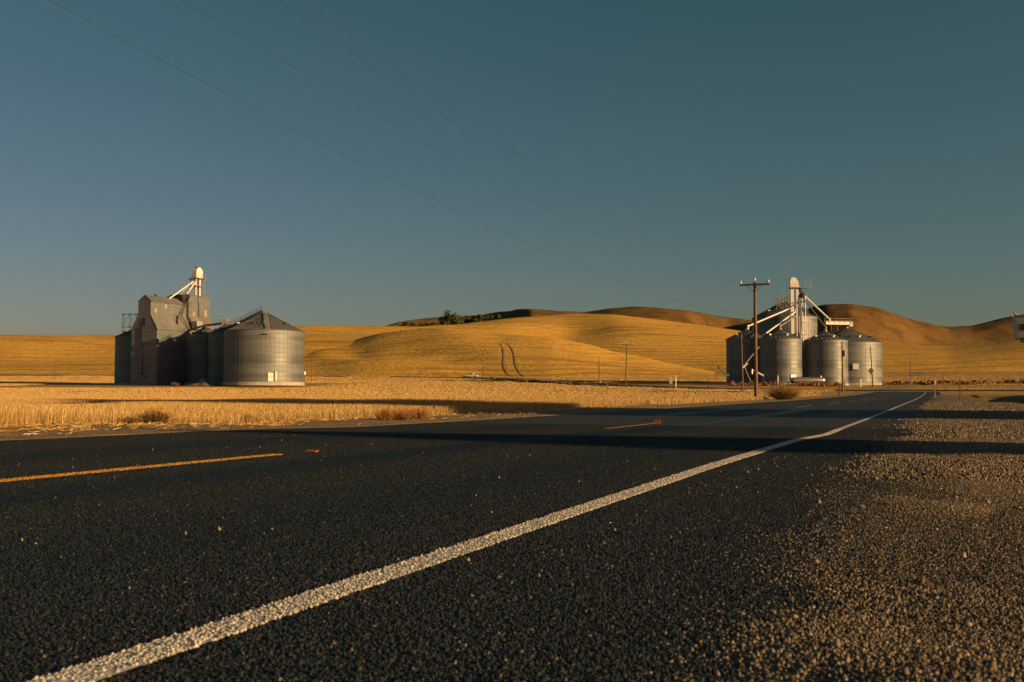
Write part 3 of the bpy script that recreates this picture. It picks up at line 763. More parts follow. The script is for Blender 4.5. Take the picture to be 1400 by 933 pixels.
for k in range(8):
    p = a.lerp(b, k / 7)
    for sg in (-1, 1): st.tube(p + side * sg, p + side * sg + Vector((0, 0, 1.1)), .03, n=4)
st.build('roof_conveyor', M['dark_metal'], o)
w = math.radians(-72); pf = MB().box((math.cos(w) * 10, math.sin(w) * 10, 11.5), (1.1, 1.4, .1), w)
railing(pf, [(math.cos(w) * 10.4 - math.sin(w) * q, math.sin(w) * 10.4 + math.cos(w) * q, 11.55) for q in (-.65, 0, .65)]); pf.build('eave_platform', M['rail'], o)
w = math.radians(-60); MB().box((math.cos(w) * 9.75, math.sin(w) * 9.75, 1.6), (.5, .5, 2.2), w).build('control_cabinet', M['rail'], o)

s2 = base(311.4, 250.5, 2.2); s1 = base(280.4, 257.5, 2.2)
grain_bin(s2, 4.8, 12.6, 2.6, 'dull steel bin wedged between the huge bin and another small bin', 'small bins at the wooden elevator', 'steel_old', 3, ribs=28)
grain_bin(s1, 4.75, 12.2, 2.6, 'dull steel bin standing against the side of the wooden elevator', 'small bins at the wooden elevator', 'steel_old', 3, ribs=28)
an = base(140 / 1 + (85 + 165) / 4.667, 262, 2.1)
ab = grain_bin(an, 6.6, 12.6, 2.9, 'dark steel bin behind the blank end wall of the wooden elevator', None, 'steel_old', 2, ribs=30)
fr = MB()
for zz in (15.2, 18.6): fr.box((-1.0, -1.2, zz), (7.4, 1.2, .08))
for xx in np.linspace(-4.6, 2.6, 5):
    for yy in (-1.75, -.65): fr.tube((xx, yy, 12.8), (xx, yy, 18.9), .05, n=4)
for xa, xb in zip(np.linspace(-4.6, 2.6, 5)[:-1], np.linspace(-4.6, 2.6, 5)[1:]):
    fr.tube((xa, -1.75, 15.2), (xb, -1.75, 18.6), .035, n=4); fr.tube((xb, -1.75, 15.2), (xa, -1.75, 18.6), .035, n=4)
fr.build('catwalk_frame', M['dark_metal'], ab)

# the wooden elevator: local x across its end wall, y away along the road direction
K = 1.037
hc = base(213.9, 250, 2.02)          # near right corner
W2, LEN = 4.2, 21.0
root = Vector((hc.x - W2 * CT, hc.y + W2 * ST, 2.0))
el = thing('grain_elevator', root, 'tall weathered wooden grain elevator clad in tin with stepped gable', 'grain elevator', None, -TH)
e1, sh, c1, pk = 13.65 * K, 17.05 * K, 20.5 * K, 22.0 * K; cw = 2.05
body = [(-W2, -.5), (W2, -.5), (W2, e1), (cw, sh), (cw, c1), (0, pk), (-cw, c1), (-cw, sh), (-W2, e1)]
MB().prism(body, 0.03, LEN).build('wall', M['siding'], el)
MB().prism([(x * .995, z if i > 1 else z) for i, (x, z) in enumerate(body)], -.02, .03).build('end_wall', M['lit_end_siding'], el)
rf = MB()
def slab(x0, z0, x1, z1, y0, y1, th=.16):
    d = Vector((x1 - x0, 0, z1 - z0)).normalized(); n_ = Vector((-d.z, 0, d.x)) * th
    if n_.z < 0: n_ = -n_
    a = [Vector((x0, 0, z0)) + n_ * .15, Vector((x1, 0, z1)) + n_ * .15, Vector((x1, 0, z1)) + n_, Vector((x0, 0, z0)) + n_]
    rf.prism([(p.x, p.z) for p in a], y0, y1)
for sg in (1, -1):
    slab(sg * (W2 + .12), e1 - .12 * (sh - e1) / (W2 - cw), sg * cw, sh, -.06, LEN + .25)
    slab(sg * (cw + .15), c1 - .15 * (pk - c1) / cw, 0, pk, -.06, LEN + .1)
rf.build('roof', M['tin_roof'], el)
# tall machinery tower at the far end
MB().box((.25, LEN - 4.0, (sh - 1 + 24.0) / 2), (5.2, 8.2, 24.0 - sh + 1)).build('tower_wall', M['siding'], el)
MB().prism([(2.9, 18.4), (4.4, 15.6), (4.4, 15.2), (2.9, 15.2)], LEN - 8.05, LEN + .6).build('tower_skirt', M['tin_roof'], el)
MB().box((.25, LEN - 4.0, 24.06), (5.5, 8.5, .14)).build('tower_roof', M['tin_roof'], el)
rl = MB(); railing(rl, [(2.8, LEN - 8, 24.1), (2.8, LEN - 4, 24.1), (2.8, LEN, 24.1), (-2.2, LEN, 24.1)], 1.1); railing(rl, [(2.8, LEN - 8, 24.1), (-2.2, LEN - 8, 24.1)], 1.1); rl.build('railing', M['rail'], el)
hp = MB(); hp.add([(-1.8, LEN - 8.1, 24), (2.3, LEN - 8.1, 24), (2.3, LEN - 10.2, 23.9), (-1.8, LEN - 10.2, 23.9), (-.6, LEN - 8.1, 20.6), (1.5, LEN - 8.1, 20.6)], [(0, 1, 2, 3), (0, 4, 5, 1), (3, 2, 5, 4), (0, 3, 4), (1, 5, 2)]); hp.build('spout_hopper', M['dark_metal'], el)
def win(x, y, z, w, h, m, face='side'):
    if face == 'side':
        f_ = MB().box((x, y, z), (.08, w + .16, h + .16)).build('window', M['rail'], el); MB().box((x + .05, y, z), (.04, w, h)).build('pane', m, f_)
    else:
        f_ = MB().box((x, y, z), (w + .14, .08, h + .14)).build('window', M['dark_metal'], el); MB().box((x, y - .05, z), (w, .04, h)).build('pane', m, f_)
win(cw + .04, 1.6, 19.0, .8, .9, M['cream_panel']); win(cw + .04, 5.2, 20.3, .8, .8, M['cream_panel'])
win(2.89, LEN - 6.2, 19.0, .9, 1.1, M['cream_panel']); win(2.89, LEN - 1.6, 19.4, 1.0, 1.6, M['cream_panel']); win(2.89, LEN - 4.4, 22.8, .6, .7, M['cream_panel'])
win(0, -.06, 16.1, .65, 1.9, M['glass'], 'end')
MB().tube((-.35, -.12, 2.0), (-.35, -.12, 14.9), .09, n=6).build('downpipe', M['dark_metal'], el)
pp_ = MB().path([(2.98, LEN - 7.6, 23.9), (3.0, LEN - 11.0, 18.4), (4.5, LEN - 9.6, 14.6)], .16); pp_.build('spout_pipe', M['dark_metal'], el)
MB().path([(3.0, LEN - 4.6, 23.9), (3.05, LEN - 4.1, 17.4), (4.6, LEN - 3.9, 15.2)], .13).build('spout_pipe', M['dark_metal'], el)
for yy in (3.5, 8.2, 12.0): MB().box((.3, yy, pk + .25), (.4, .5, .5)).build('roof_vent', M['dark_metal'], el)
MB().box((3.4, 8.0, sh - .8), (.6, .12, 2.4)).build('roof_patch', M['dark_metal'], el)
MB().box((5.2, LEN - 7.4, 15.9), (1.6, 2.2, 2.0)).build('conveyor_hut', M['grey_panel'], el)
for k, (xx, zz) in enumerate(((-1.5, 4.4), (.1, 4.3), (1.5, 4.5), (.3, 3.4), (.8, 2.2))):
    MB().path([(xx - .4, -.08, zz - .4), (xx, -.1, zz), (xx + .1, -.08, zz + .35)], .07, 5).tube((xx, -.08, zz), (xx + .5, -.08, zz - .15), .06, n=5).build('wall_vine', M['dark_metal'], el)

def L2W(o, p): return Vector(o.location) + Vector((p[0] * CT + p[1] * ST, -p[0] * ST + p[1] * CT, p[2]))
# bucket elevator head on the tower
be = thing('bucket_elevator', L2W(el, (.9, LEN - 2.6, 24.13)), 'white bucket elevator head and legs on the wooden elevator tower', 'bucket elevator', None, -TH)
for dx in (-.75, .75): MB().box((0, dx, 2.4), (.55, .5, 4.8)).build('leg_casing', M['white'], be)
for dx, dy in ((-1.1, -1.5), (1.1, -1.5), (1.1, 1.5), (-1.1, 1.5)): MB().tube((dx, dy, 0), (dx, dy, 4.9), .08, n=5).build('frame_post', M['rail'], be)
b_ = MB().box((0, 0, 2.7), (2.6, 3.4, .1)).box((0, .2, 4.85), (2.8, 4.2, .1))
railing(b_, [(1.3, -1.7, 4.9), (1.3, 2.2, 4.9), (-1.3, 2.2, 4.9)], 1.0); b_.build('platform', M['rail'], be)
prof = [(-1.25, 4.92), (1.25, 4.92), (1.25, 6.5)] + [(1.25 * math.cos(a), 6.5 + 1.25 * math.sin(a)) for a in np.linspace(.2, math.pi - .2, 9)] + [(-1.25, 6.5)]
hd = MB(); hd.prism(prof, -.7, .7); hd.v = [(-y, x, z) for x, y, z in hd.v]; hd.build('head', M['white'], be, .5)
MB().box((0, 0, 7.85), (1.0, 1.1, .25)).build('head_cap', M['rail'], be)
MB().tube((-.2, -.9, 4.2), (-.2, -10.5, -1.6), .2, n=8).build('spout', M['white'], be)
MB().tube((.4, -.9, 4.2), (.7, -4.9, .1), .2, n=8).build('spout', M['white'], be)
MB().tube((-.8, -.9, 4.0), (-1.4, -5.6, -.5), .1, n=6).build('spout', M['rail'], be)
MB().box((0, -1.9, 4.3), (1.6, 1.6, .1)).build('distributor_deck', M['dark_metal'], be)

# conveyor catwalk from the elevator over the small bins to the huge bin
pA = L2W(el, (5.6, LEN - 7.2, 15.4)); pB = s1 + Vector((0, 0, 15.3)); pC = s2 + Vector((0, 0, 15.6)); pD = bigL + Vector((-9.0, -1.2, 14.2))
cv = thing('conveyor_bridge', pA, 'dark conveyor catwalk running over the small bins from the wooden elevator', 'conveyor')
q_ = [Vector((0, 0, 0)), pB - pA, pC - pA, pD - pA]
MB().path(q_, .32, 8).build('conveyor_tube', M['dark_metal'], cv)
wk = MB(); rp = []
for a, b in zip(q_[:-1], q_[1:]):
    for k in range(4): rp.append(tuple(a.lerp(b, k / 4) + Vector((0, -.7, -.1))))
rp.append(tuple(q_[-1] + Vector((0, -.7, -.1)))); railing(wk, rp, 1.1); wk.build('railing', M['rail'], cv)
wk = MB()
for a, b in zip(rp[:-1], rp[1:]): wk.tube(a, b, .1, n=4)
wk.build('walkway', M['rail'], cv)
for k in (1, 2): MB().tube(q_[k], q_[k] - Vector((0, 0, .9)), .22, n=8).build('drop_spout', M['dark_metal'], cv)
MB().box(q_[-1] + Vector((-.2, 0, .6)), (1.3, 1.1, 1.5)).build('drive_box', M['rail'], cv)

# ---- right group
Bk = base(1073.2, 292, 2.4); R1 = base(1021.9, 270, 2.2); R2 = base(1067.1, 260, 2.05); R3 = base(1129.4, 262, 2.0); R4 = base(1158.4, 276, 2.2)
grain_bin(Bk, 9.25, 19.6, 4.8, 'tallest steel bin rising behind the other bins and the white elevator leg', None, 'steel', 5, ribs=52)
grain_bin(R1, 5.6, 12.4, 2.6, 'shaded steel bin next to the street sign end of the bin row', None, 'steel', 4, ribs=30, ladder=-160)
grain_bin(R2, 5.4, 12.0, 2.5, 'steel bin with white spout on its peak, behind the dry bush and tank', None, 'steel', 5, ribs=30, door=-70)
grain_bin(R3, 5.5, 11.8, 2.4, 'steel bin behind the far end of the silver tank', None, 'steel', 5, ribs=30, ladder=-152)
r4 = grain_bin(R4, 9.1, 11.6, 4.1, 'widest steel bin of the row with white fan box and conveyor above', None, 'steel', 6, ribs=44)
for w_, zz, sz in ((-96, 4.9, (1.0, 1.5, 1.5)), (-118, 11.2, (.5, 1.0, 1.2))):
    w = math.radians(w_); MB().box((math.cos(w) * 9.5, math.sin(w) * 9.5, zz), sz, w).box((math.cos(w) * 9.95, math.sin(w) * 9.95, zz + .3), (.1, sz[1] * 1.15, .1), w).build('fan_box', M['white'], r4)

twr = base(1090, 275, 2.2)
tw = thing('bucket_elevator', twr, 'tall white bucket elevator tower standing among the steel bins', 'bucket elevator', None, 0)
TH_ = 27.4
MB().box((-1.2, 0, TH_ / 2 - .3), (.85, .8, TH_)).build('leg_casing', M['white'], tw)
MB().box((.25, 0, TH_ / 2 - .3), (.6, .7, TH_)).build('leg_casing', M['white'], tw)
for dx, dy in ((-2.1, 1.4), (2.1, 1.4), (2.1, -1.2)): MB().tube((dx, dy, -.3), (dx, dy, TH_ - 3), .1, n=5).build('frame_post', M['rail'], tw)
for zz in np.arange(3, TH_ - 2, 3.6):
    mb = MB()
    q = [(-2.1, 1.4, zz), (2.1, 1.4, zz), (2.1, -1.2, zz)]
    mb.tube(q[0], q[1], .05, n=4).tube(q[1], q[2], .05, n=4).tube(q[0], (2.1, 1.4, zz + 3.3), .04, n=4).tube(q[2], (2.1, 1.4, zz + 3.3), .04, n=4).tube(q[2], (.5, -.4, zz), .05, n=4)
    mb.build('frame_brace', M['rail'], tw)
ld = MB()
for sg in (2.35, 2.85): ld.tube((sg, -1.2, 0), (sg, -1.2, TH_ - 2), .05, n=4)
for zz in np.arange(.5, TH_ - 2, .6): ld.tube((2.35, -1.2, zz), (2.85, -1.2, zz), .03, n=4)
ld.build('ladder', M['rail'], tw)
prof = [(-1.75, TH_ - .3), (.65, TH_ - .3), (.65, TH_ + .3), (.45, TH_ + 1.3), (-.1, TH_ + 2.1), (-.8, TH_ + 2.45), (-1.4, TH_ + 2.3), (-1.75, TH_ + 1.5)]
MB().prism(prof, -.6, .6).build('head', M['white'], tw, .5)
MB().prism([(.6, TH_ - .1), (2.2, TH_ - 2.2), (1.5, TH_ - 2.4), (.3, TH_ - .3)], -.4, .4).build('discharge_chute', M['dark_metal'], tw)
pl = MB().box((0, 0, TH_ - .5), (4.4, 2.6, .1)); railing(pl, [(-2.2, -1.3, TH_ - .45), (2.2, -1.3, TH_ - .45), (2.2, 1.3, TH_ - .45)], 1.1); pl.build('head_platform', M['rail'], tw)
cg = MB().box((3.1, -.4, TH_ - .6), (1.6, 1.4, .08)); railing(cg, [(2.4, -1.1, TH_ - .55), (3.9, -1.1, TH_ - .55), (3.9, .3, TH_ - .55)], 2.3, .05); cg.build('side_cage', M['rail'], tw)
MB().box((1.3, -.2, TH_ - 4.4), (2.6, 2.4, .1)).build('distributor_deck', M['rail'], tw)
MB().lathe([(.9, TH_ - 3.2), (.9, TH_ - 2.4), (.3, TH_ - 1.9)], 14, (1.6, 0, 0)).build('distributor', M['dark_metal'], tw, .5)
MB().tube((-2.5, .3, TH_ - 1), (-2.5, .3, TH_ + 6), .025, n=4).build('antenna', M['rail'], tw)
def spout(p0, p1, r, name='spout', m='white'):
    a = Vector(p0) - twr; b = Vector(p1) - twr
    MB().tube(a, b, r, n=10).build(name, M[m], tw)
    MB().tube(b + Vector((0, 0, .35)), b - Vector((0, 0, .9)), r * 1.35, n=10).build(name + '_end', M[m], tw)
d0 = twr + Vector((1.3, -.3, TH_ - 4.0)); d1 = twr + Vector((-1.8, -.4, TH_ - 6.2))
spout(d1, R1 + Vector((.2, -.1, 15.9)), .24)
spout(twr + Vector((-.5, -.5, TH_ - 7.2)), R2 + Vector((-4.4, 1.0, 12.9)), .22)
spout(twr + Vector((-.2, -.5, TH_ - 8.2)), R2 + Vector((.1, 0, 15.4)), .15, m='rail')
spout(d0 + Vector((.7, 0, .6)), R3 + Vector((.1, 0, 15.2)), .15, m='rail')
cvl = R4 + Vector((-5.7, -1.0, 17.0)); spout(d0 + Vector((.9, 0, 1.2)), cvl + Vector((.6, 0, 1.2)), .26)
spout(d0 + Vector((-.2, 0, .4)), twr + Vector((.9, -1.0, 1.5)), .2)
spout(d1 + Vector((0, .6, .9)), Bk + Vector((-.6, -1.0, 25.2)), .24)
# conveyor on the peak of the widest bin
tc = thing('conveyor_bridge', cvl, 'short white covered conveyor with railing over the widest bin', 'conveyor')
MB().box((3.3, .6, .15), (7.6, .8, .85), .16).build('conveyor_casing', M['white'], tc)
mb = MB(); railing(mb, [(-.9 + 1.55 * k, -.7 + .25 * k, .1) for k in range(6)], 1.3, .04); mb.build('railing', M['rail'], tc)
for k in (0, .5, 1): MB().tube((-.6 + 3.6 * k, .1 + .4 * k, -.2), (-.6 + 3.6 * k, .1 + .4 * k, -2.0 - .2 * k), .07, n=5).build('support_leg', M['rail'], tc)
MB().box((6.9, 1.1, -.1), (.9, .9, 1.3)).build('end_box', M['white'], tc)
# catwalk structure on the tallest bin
ct = thing('catwalk', Bk + Vector((0, 0, 24.4)), 'pale lattice catwalk between the tallest bin and the white leg', 'catwalk')
mb = MB(); a = Vector((-3.2, -2.0, .3)); b = twr - (Bk + Vector((0, 0, 24.4))) + Vector((-1.9, .6, 22.2))
for k in range(7):
    p = a.lerp(b, k / 6)
    for sg in (-.6, .6): mb.tube(p + Vector((sg, 0, 0)), p + Vector((sg, 0, 1.9)), .05, n=4)
    if k:
        for sg in (-.6, .6): mb.tube(o0 + Vector((sg, 0, 1.9)), p + Vector((sg, 0, 0)), .04, n=4).tube(o0 + Vector((sg, 0, 1.9)), p + Vector((sg, 0, 1.9)), .05, n=4).tube(o0 + Vector((sg, 0, 0)), p + Vector((sg, 0, 0)), .06, n=4)
    o0 = p
mb.build('lattice', M['rail'], ct)
mb = MB().box((-1.2, -1.4, .9), (3.4, 2.6, .12)); railing(mb, [(-2.9, -2.7, .95), (.5, -2.7, .95), (.5, -.1, .95)], 1.1, .04); mb.tube((-.6, -2.2, 1), (-.6, -2.2, 4.2), .05, n=4); mb.build('platform', M['rail'], ct)
for dx in (-1.9, .1): MB().tube((dx, -2.4, .9), (dx, -2.4, -5.0), .16, n=6).build('support_leg', M['rail'], ct)
mb = MB()
for k in range(7):
    zz = -.9 * k + .4; mb.tube((-3.4 + (k % 2) * 1.6, -4.5, zz), (-1.6 - (k % 2) * 1.6, -4.5, zz - .9), .05, n=4).tube((-.6 + (k % 2) * 1.6, -4.2, zz), (1.0 - (k % 2) * 1.6, -4.2, zz - .9), .05, n=4)
for dx in (-3.4, -1.6, -.6, 1.0): mb.tube((dx, -4.4, .8), (dx, -4.4, -6.0), .05, n=4)
mb.build('stair_tower', M['rail'], ct)

# silver tank in front of the row
tk = thing('propane_tank', gpt(1104, 246) + Vector((0, 0, 0)), 'long horizontal silver tank lying in weeds before the steel bins', 'tank', None, .05)
prof = [(.05, -4.35), (.45, -4.25), (.7, -4.0), (.78, -3.6), (.78, 3.6), (.7, 4.0), (.45, 4.25), (.05, 4.35)]
mb = MB().lathe(prof, 28); mb.v = [(z, x, y + 1.35) for x, y, z in mb.v]; mb.build('shell', M['tank'], tk, .6)
for dx in (-2.6, 2.6): MB().box((dx, 0, .35), (.5, 1.3, .9)).build('saddle', M['concrete'], tk)
MB().lathe([(.22, 2.05), (.22, 2.45), (.05, 2.5)], 12, (3.3, 0, 0)).build('valve_dome', M['white'], tk)

# ------------------------------------------------------------------ poles and wires
def pole(loc, h, r, label, group=None, arm=None, m='wood', lean=0.0, braces=True, rz=-TH, trans=False, r1=None):
    o = thing('utility_pole', loc, label, 'utility pole', group, rz)
    MB().tube((0, 0, -.5), (lean, 0, h), r, r1 or r * .68, 10).build('pole', M[m], o, .7)
    if arm:
        ln, z = arm
        MB().box((lean, -.1, z), (ln, .11, .14)).build('crossarm', M[m], o)
        if braces:
            for sg in (-1, 1): MB().tube((lean + sg * ln * .27, -.13, z - .02), (lean + sg * .06, -.13, z - .62), .022, n=4).build('brace', M['dark_metal'], o)
        for xx in ((-ln * .46), ln * .46): MB().lathe([(.03, z + .05), (.03, z + .14), (.085, z + .16), (.095, z + .22), (.06, z + .30), (.08, z + .32), (.05, z + .36)], 10, (lean + xx, -.1, 0)).build('insulator', M['porcelain'], o, .6)
        MB().lathe([(.03, h - .02), (.03, h + .1), (.085, h + .12), (.095, h + .18), (.06, h + .26), (.05, h + .32)], 10, (lean, 0, 0)).build('insulator', M['porcelain'], o, .6)
    if trans: MB().lathe([(.2, h - 2.4), (.24, h - 2.3), (.24, h - 1.5), (.16, h - 1.4)], 12, (.38, -.1, 0)).build('transformer', M['grey_panel'], o, .6)
    return o
S_P, T_P = 83.2, -13.6
x, y = RT(S_P, T_P); zb = HG(x, y); PTOP = 9.55
pole((x, y, zb), PTOP - zb, .17, 'tall brown utility pole with one crossarm beside the dry bush at the road', None, (2.45, 9.3 - zb))
x2, y2 = RT(2.5, T_P); zb2 = HG(x2, y2)
pole((x2, y2, zb2), 10.6, .17, 'brown utility pole with one crossarm in the stubble next to the highway verge', None, (2.45, 10.3))
def wire(z0, z1, zm, t, label, group, s0=2.5, s1=S_P, r=.0036):
    pts = []
    for k in range(41):
        q = k / 40; s_ = s0 + (s1 - s0) * q
        zl = z0 + (z1 - z0) * q; zmid = (z0 + z1) / 2
        z = zl - (zmid - zm) * 4 * q * (1 - q); X_, Y_ = RT(s_, t); pts.append((X_, Y_, z))
    o = MB().path(pts, r, 5).build('overhead_wire', M['wire'], None)
    return tag(o, label, 'wire', group)
WL = 'thin dark power wire sagging from the tall brown pole crossarm'
wire(10.95, 9.85, 8.30, T_P, 'thin dark power wire tied to the top of the tall brown pole', None)
wire(10.55, 9.6, 7.75 + .25, T_P + 1.0, WL, 'crossarm wires')
wire(10.0, 9.6, 8.02, T_P - 1.13, WL, 'crossarm wires')
wire(8.0, 6.9, 5.72, T_P - .1, 'lowest thin wire sagging below the other power wires', None)
# line goes on past the bins
x3, y3 = RT(166, T_P); zb3 = HG(x3, y3); x4, y4 = RT(249, T_P); zb4 = HG(x4, y4)
p3 = at(1159, 467, y3).z; pole((x3, y3, zb3), p3 - zb3, .17, 'plain pole with a small can, standing before the gap of the last two bins', None, None, 'wood', trans=True)
pole((x4, y4, HG(x4, y4)), at(1193, 473, y4).z - HG(x4, y4), .16, 'slim bare pole in front of the widest steel bin', None, None, lean=-.45)
wire(9.6, p3 - .2, 7.2, T_P, 'thin dark wire running on from the tall pole past the bins', None, S_P, 166)
def pole_px(u, vt, vb, D, label, **k):
    b = gpt(u, D); t = at(u, vt, D).z; return pole((b.x, b.y, b.z), t - b.z, k.pop('r', .14), label, **k)
pole_px(1015.5, 455, 537, 150, 'slim bare pole with a guy wire before the shaded end bin', r=.14, lean=-.2)
pole_px(855, 470, 533, 205, 'leaning brown pole with short crossarm at the crossing road', arm=(2.4, (at(855, 471.5, 205).z - gpt(855, 205).z)), lean=.35, rz=0)
pole_px(819, 487, 523, 300, 'bare pole without crossarm beyond the crossing road', r=.15)
pole_px(660.5, 478, 528, 270, 'straight pole with pale crossarm insulators near the white car', arm=(2.6, (at(660, 479.5, 270).z - gpt(660, 270).z)), rz=.2, r=.13)
pole_px(426, 487, 524, 290, 'thin pole beside the huge squat bin', r=.10)
pole_px(541, 497, 522, 420, 'thin far pole at the foot of the rippled hill', r=.11)
pole_px(75, 490, 523, 330, 'thin far pole in the stubble behind the annex bin', r=.11)
pole_px(1244.5, 487, 524, 300, 'thin pole in the field past the widest bin', r=.13)

# guy wire and loading spouts by the slim pole
gb = gpt(1015.5, 150); 
o = MB().path([at(1016, 470, 150), at(1022, 522, 152)], .02, 4).build('guy_wire', M['wire']); tag(o, 'thin guy wire from the slim bare pole', 'wire')
ag = thing('grain_auger', gpt(1030, 252), 'pale loading auger slanting before the shaded end bin', 'auger')
A0 = at(1038, 474, 252) - Vector(ag.location); A1 = at(1017, 500, 252) - Vector(ag.location); A2 = at(1027, 523, 252) - Vector(ag.location)
MB().tube(A0, A1, .16, n=8).build('tube', M['rail'], ag); MB().tube(A1, A2, .09, n=6).build('support_leg', M['rail'], ag)
MB().tube(A1 + Vector((.8, 0, .6)), A1 + Vector((-.3, 0, -.5)), .28, n=8).build('spout', M['white'], ag)
ag = thing('loading_spout', gpt(1035, 246), 'short white loading spout in front of the shaded end bin', 'spout')
A0 = at(1028, 506, 246) - Vector(ag.location); A1 = at(1044, 514, 246) - Vector(ag.location)
MB().tube(A0, A1, .22, n=8).build('tube', M['white'], ag); MB().tube(A0 + Vector((0, 0, .2)), A0 - Vector((0, 0, 1.0)), .2, n=8).build('spout', M['white'], ag); MB().tube(A1, (A1.x, A1.y, -.2), .07, n=6).build('support_leg', M['rail'], ag)

# ------------------------------------------------------------------ signs, posts, boxes
def post(u, vt, D, r, m, label, cat='post', name='marker_post', top=None, group=None):
    b = gpt(u, D); h = at(u, vt, D).z - b.z; o = thing(name, b, label, cat, group)
    MB().box((0, 0, h / 2 - .2), (2 * r, 1.4 * r, h + .4)).build('post', M[m], o)
    MB().box((0, 0, h + .02), (2.3 * r, 1.8 * r, .05)).build('cap', M[top or m], o)
    return o
o = post(924, 513.5, 214, .11, 'white', 'tall white marker post at the crossing road', top='orange')
b = gpt(917, 208); o = thing('utility_box', b, 'pale utility box on a short post beside the tall white marker', 'utility box')
MB().box((0, 0, .5), (.16, .16, 1.2)).build('post', M['wood_grey'], o); MB().box((0, 0, 1.65), (.62, .4, 1.35)).build('cabinet', M['concrete'], o); MB().box((0, 0, 2.36), (.68, .46, .06)).build('lid', M['rail'], o)
post(1063.5, 514, 238, .12, 'white', 'white marker post in front of the bin with white peak spout')
post(968, 526, 200, .09, 'rust', 'short rusty post at the crossing road verge')
post(780, 523, 232, .13, 'wood_grey', 'short grey post on the crossing road verge')
post(859.5, 528.5, 207, .12, 'concrete', 'short pale stub beside the leaning pole')
post(821, 521, 298, .2, 'concrete', 'short pale stub at the foot of the bare pole')
post(1127, 529, 128, .06, 'wood_grey', 'short grey delineator post past the dry bush')
post(1147, 528, 118, .07, 'dark_metal', 'short dark delineator post across the lane from the gravel shoulder')
post(1054, 523.5, 232, .08, 'rust', 'small rusty post in the weeds before the bins')
post(1154.5, 520, 236, .09, 'rust', 'short rusty post in front of the seam between the last two bins')
post(1176.5, 519, 238, .16, 'white', 'small white capped stub before the widest bin')
post(1206.5, 521, 240, .12, 'rust', 'thin rusty post at the corner of the widest bin')
post(1311.5, 520, 70, .045, 'rust', 'rusty steel post at the edge of the gravel shoulder')
# delineator with a pale reflector near the end of the white line
b = gpt(1277.5, 86); h = at(1277, 520, 86).z - b.z; o = thing('delineator', b, 'flexed delineator post with pale reflector at the end of the white line', 'delineator')
MB().box((0, 0, h / 2 - .15), (.09, .03, h + .3)).build('post', M['wood_grey'], o); MB().box((.02, -.03, h - .22), (.16, .02, .36)).build('reflector', M['concrete'], o)
MB().tube((.04, 0, h * .9), (.22, 0, h * .45), .03, n=5).build('stay', M['wood_grey'], o)
# leaning pale stake
b = gpt(1219, 150); o = thing('stake', b, 'leaning pale wooden stake in the field past the widest bin', 'stake'); MB().tube((0, 0, -.2), (-.7, 0, 1.6), .05, n=6).build('shaft', M['wood'], o); MB().box((-.72, 0, 1.62), (.2, .05, .1)).build('head', M['wood'], o)
# diamond warning sign seen from behind
b = gpt(1190.5, 200); h = at(1190, 507, 200).z - b.z; o = thing('warning_sign', b, 'dark diamond shaped road sign before the widest bin', 'sign')
MB().box((0, 0, h / 2 - .2), (.07, .05, h + .4)).build('post', M['dark_metal'], o)
d_ = MB(); q = .6; d_.prism([(0, h - .75), (q, h - .05), (0, h + .65), (-q, h - .05)], -.06, -.04); d_.build('sign_panel', M['rust'], o)
# street name sign with a lamp arm
b = gpt(993, 222); o = thing('street_sign', b, 'green street name sign on a post by the shaded end bin', 'street sign'); h = at(993, 513, 222).z - b.z
MB().box((0, 0, h / 2 - .1), (.12, .1, h + .2)).build('post', M['rust'], o); MB().box((.1, -.08, h), (1.0, .04, .55)).build('sign_panel', M['green_sign'], o)
ax = at(983, 505, 222) - b; MB().path([(0, 0, h + .1), ax], .07, 5).build('arm', M['dark_metal'], o); MB().box(ax + Vector((-.1, 0, .4)), (.3, .25, .75)).build('bell', M['dark_metal'], o)
# small white tank right of the huge bin
b = gpt(416.5, 262) ; o = thing('white_drum', b, 'small white drum on a stand beside the huge bin', 'drum'); zc = at(416.5, 510.5, 262).z - b.z
MB().lathe([(.1, zc - .5), (.32, zc - .4), (.32, zc + .4), (.1, zc + .5)], 14).build('drum', M['white'], o, .6); MB().tube((0, 0, -.2), (0, 0, zc - .4), .07, n=6).build('stand', M['dark_metal'], o)
# aeration duct before the small bins
b = gpt(279, 243); o = thing('aeration_duct', b, 'low grey aeration duct against the small dull bins', 'duct', None, .1)
MB().box((0, 0, .9), (1.9, 1.2, 1.4)).build('housing', M['grey_panel'], o); MB().box((0, 0, 1.65), (2.1, 1.4, .1)).build('lid', M['rail'], o); MB().tube((.9, 0, .8), (2.1, .6, .8), .35, n=10).build('pipe', M['rail'], o)
# sign cabinet on its post by the road, its end toward us
D = 122; pz0, pz1 = at(1390, 461, D).z, at(1390, 431, D).z; hb = pz1 - pz0; q = hb / 1.32
b = Vector((at(1386, 445, D).x + 1.3 * q + 1.75, D + 1.8 * q, 0)); b.z = HG(b.x, b.y)
o = thing('sign_cabinet', b, 'grey boxy sign cabinet with dark end vent high on a post', 'sign', None, -TH)
zc = (pz0 + pz1) / 2 - b.z
MB().box((0, 0, zc), (2.1 * q, 3.6 * q, hb)).build('cabinet', M['grey_panel'], o)
MB().box((.15, 0, zc - hb / 2 - .09 * q), (1.5 * q, 3.2 * q, .18 * q)).build('under_frame', M['dark_metal'], o)
MB().box((0, 0, zc + hb / 2 + .05), (2.2 * q, 3.7 * q, .09)).build('top_cap', M['rail'], o)
MB().box((-.62 * q, -1.82 * q, zc - .05), (.55 * q, .05, .38 * q)).build('end_vent', M['dark_metal'], o)
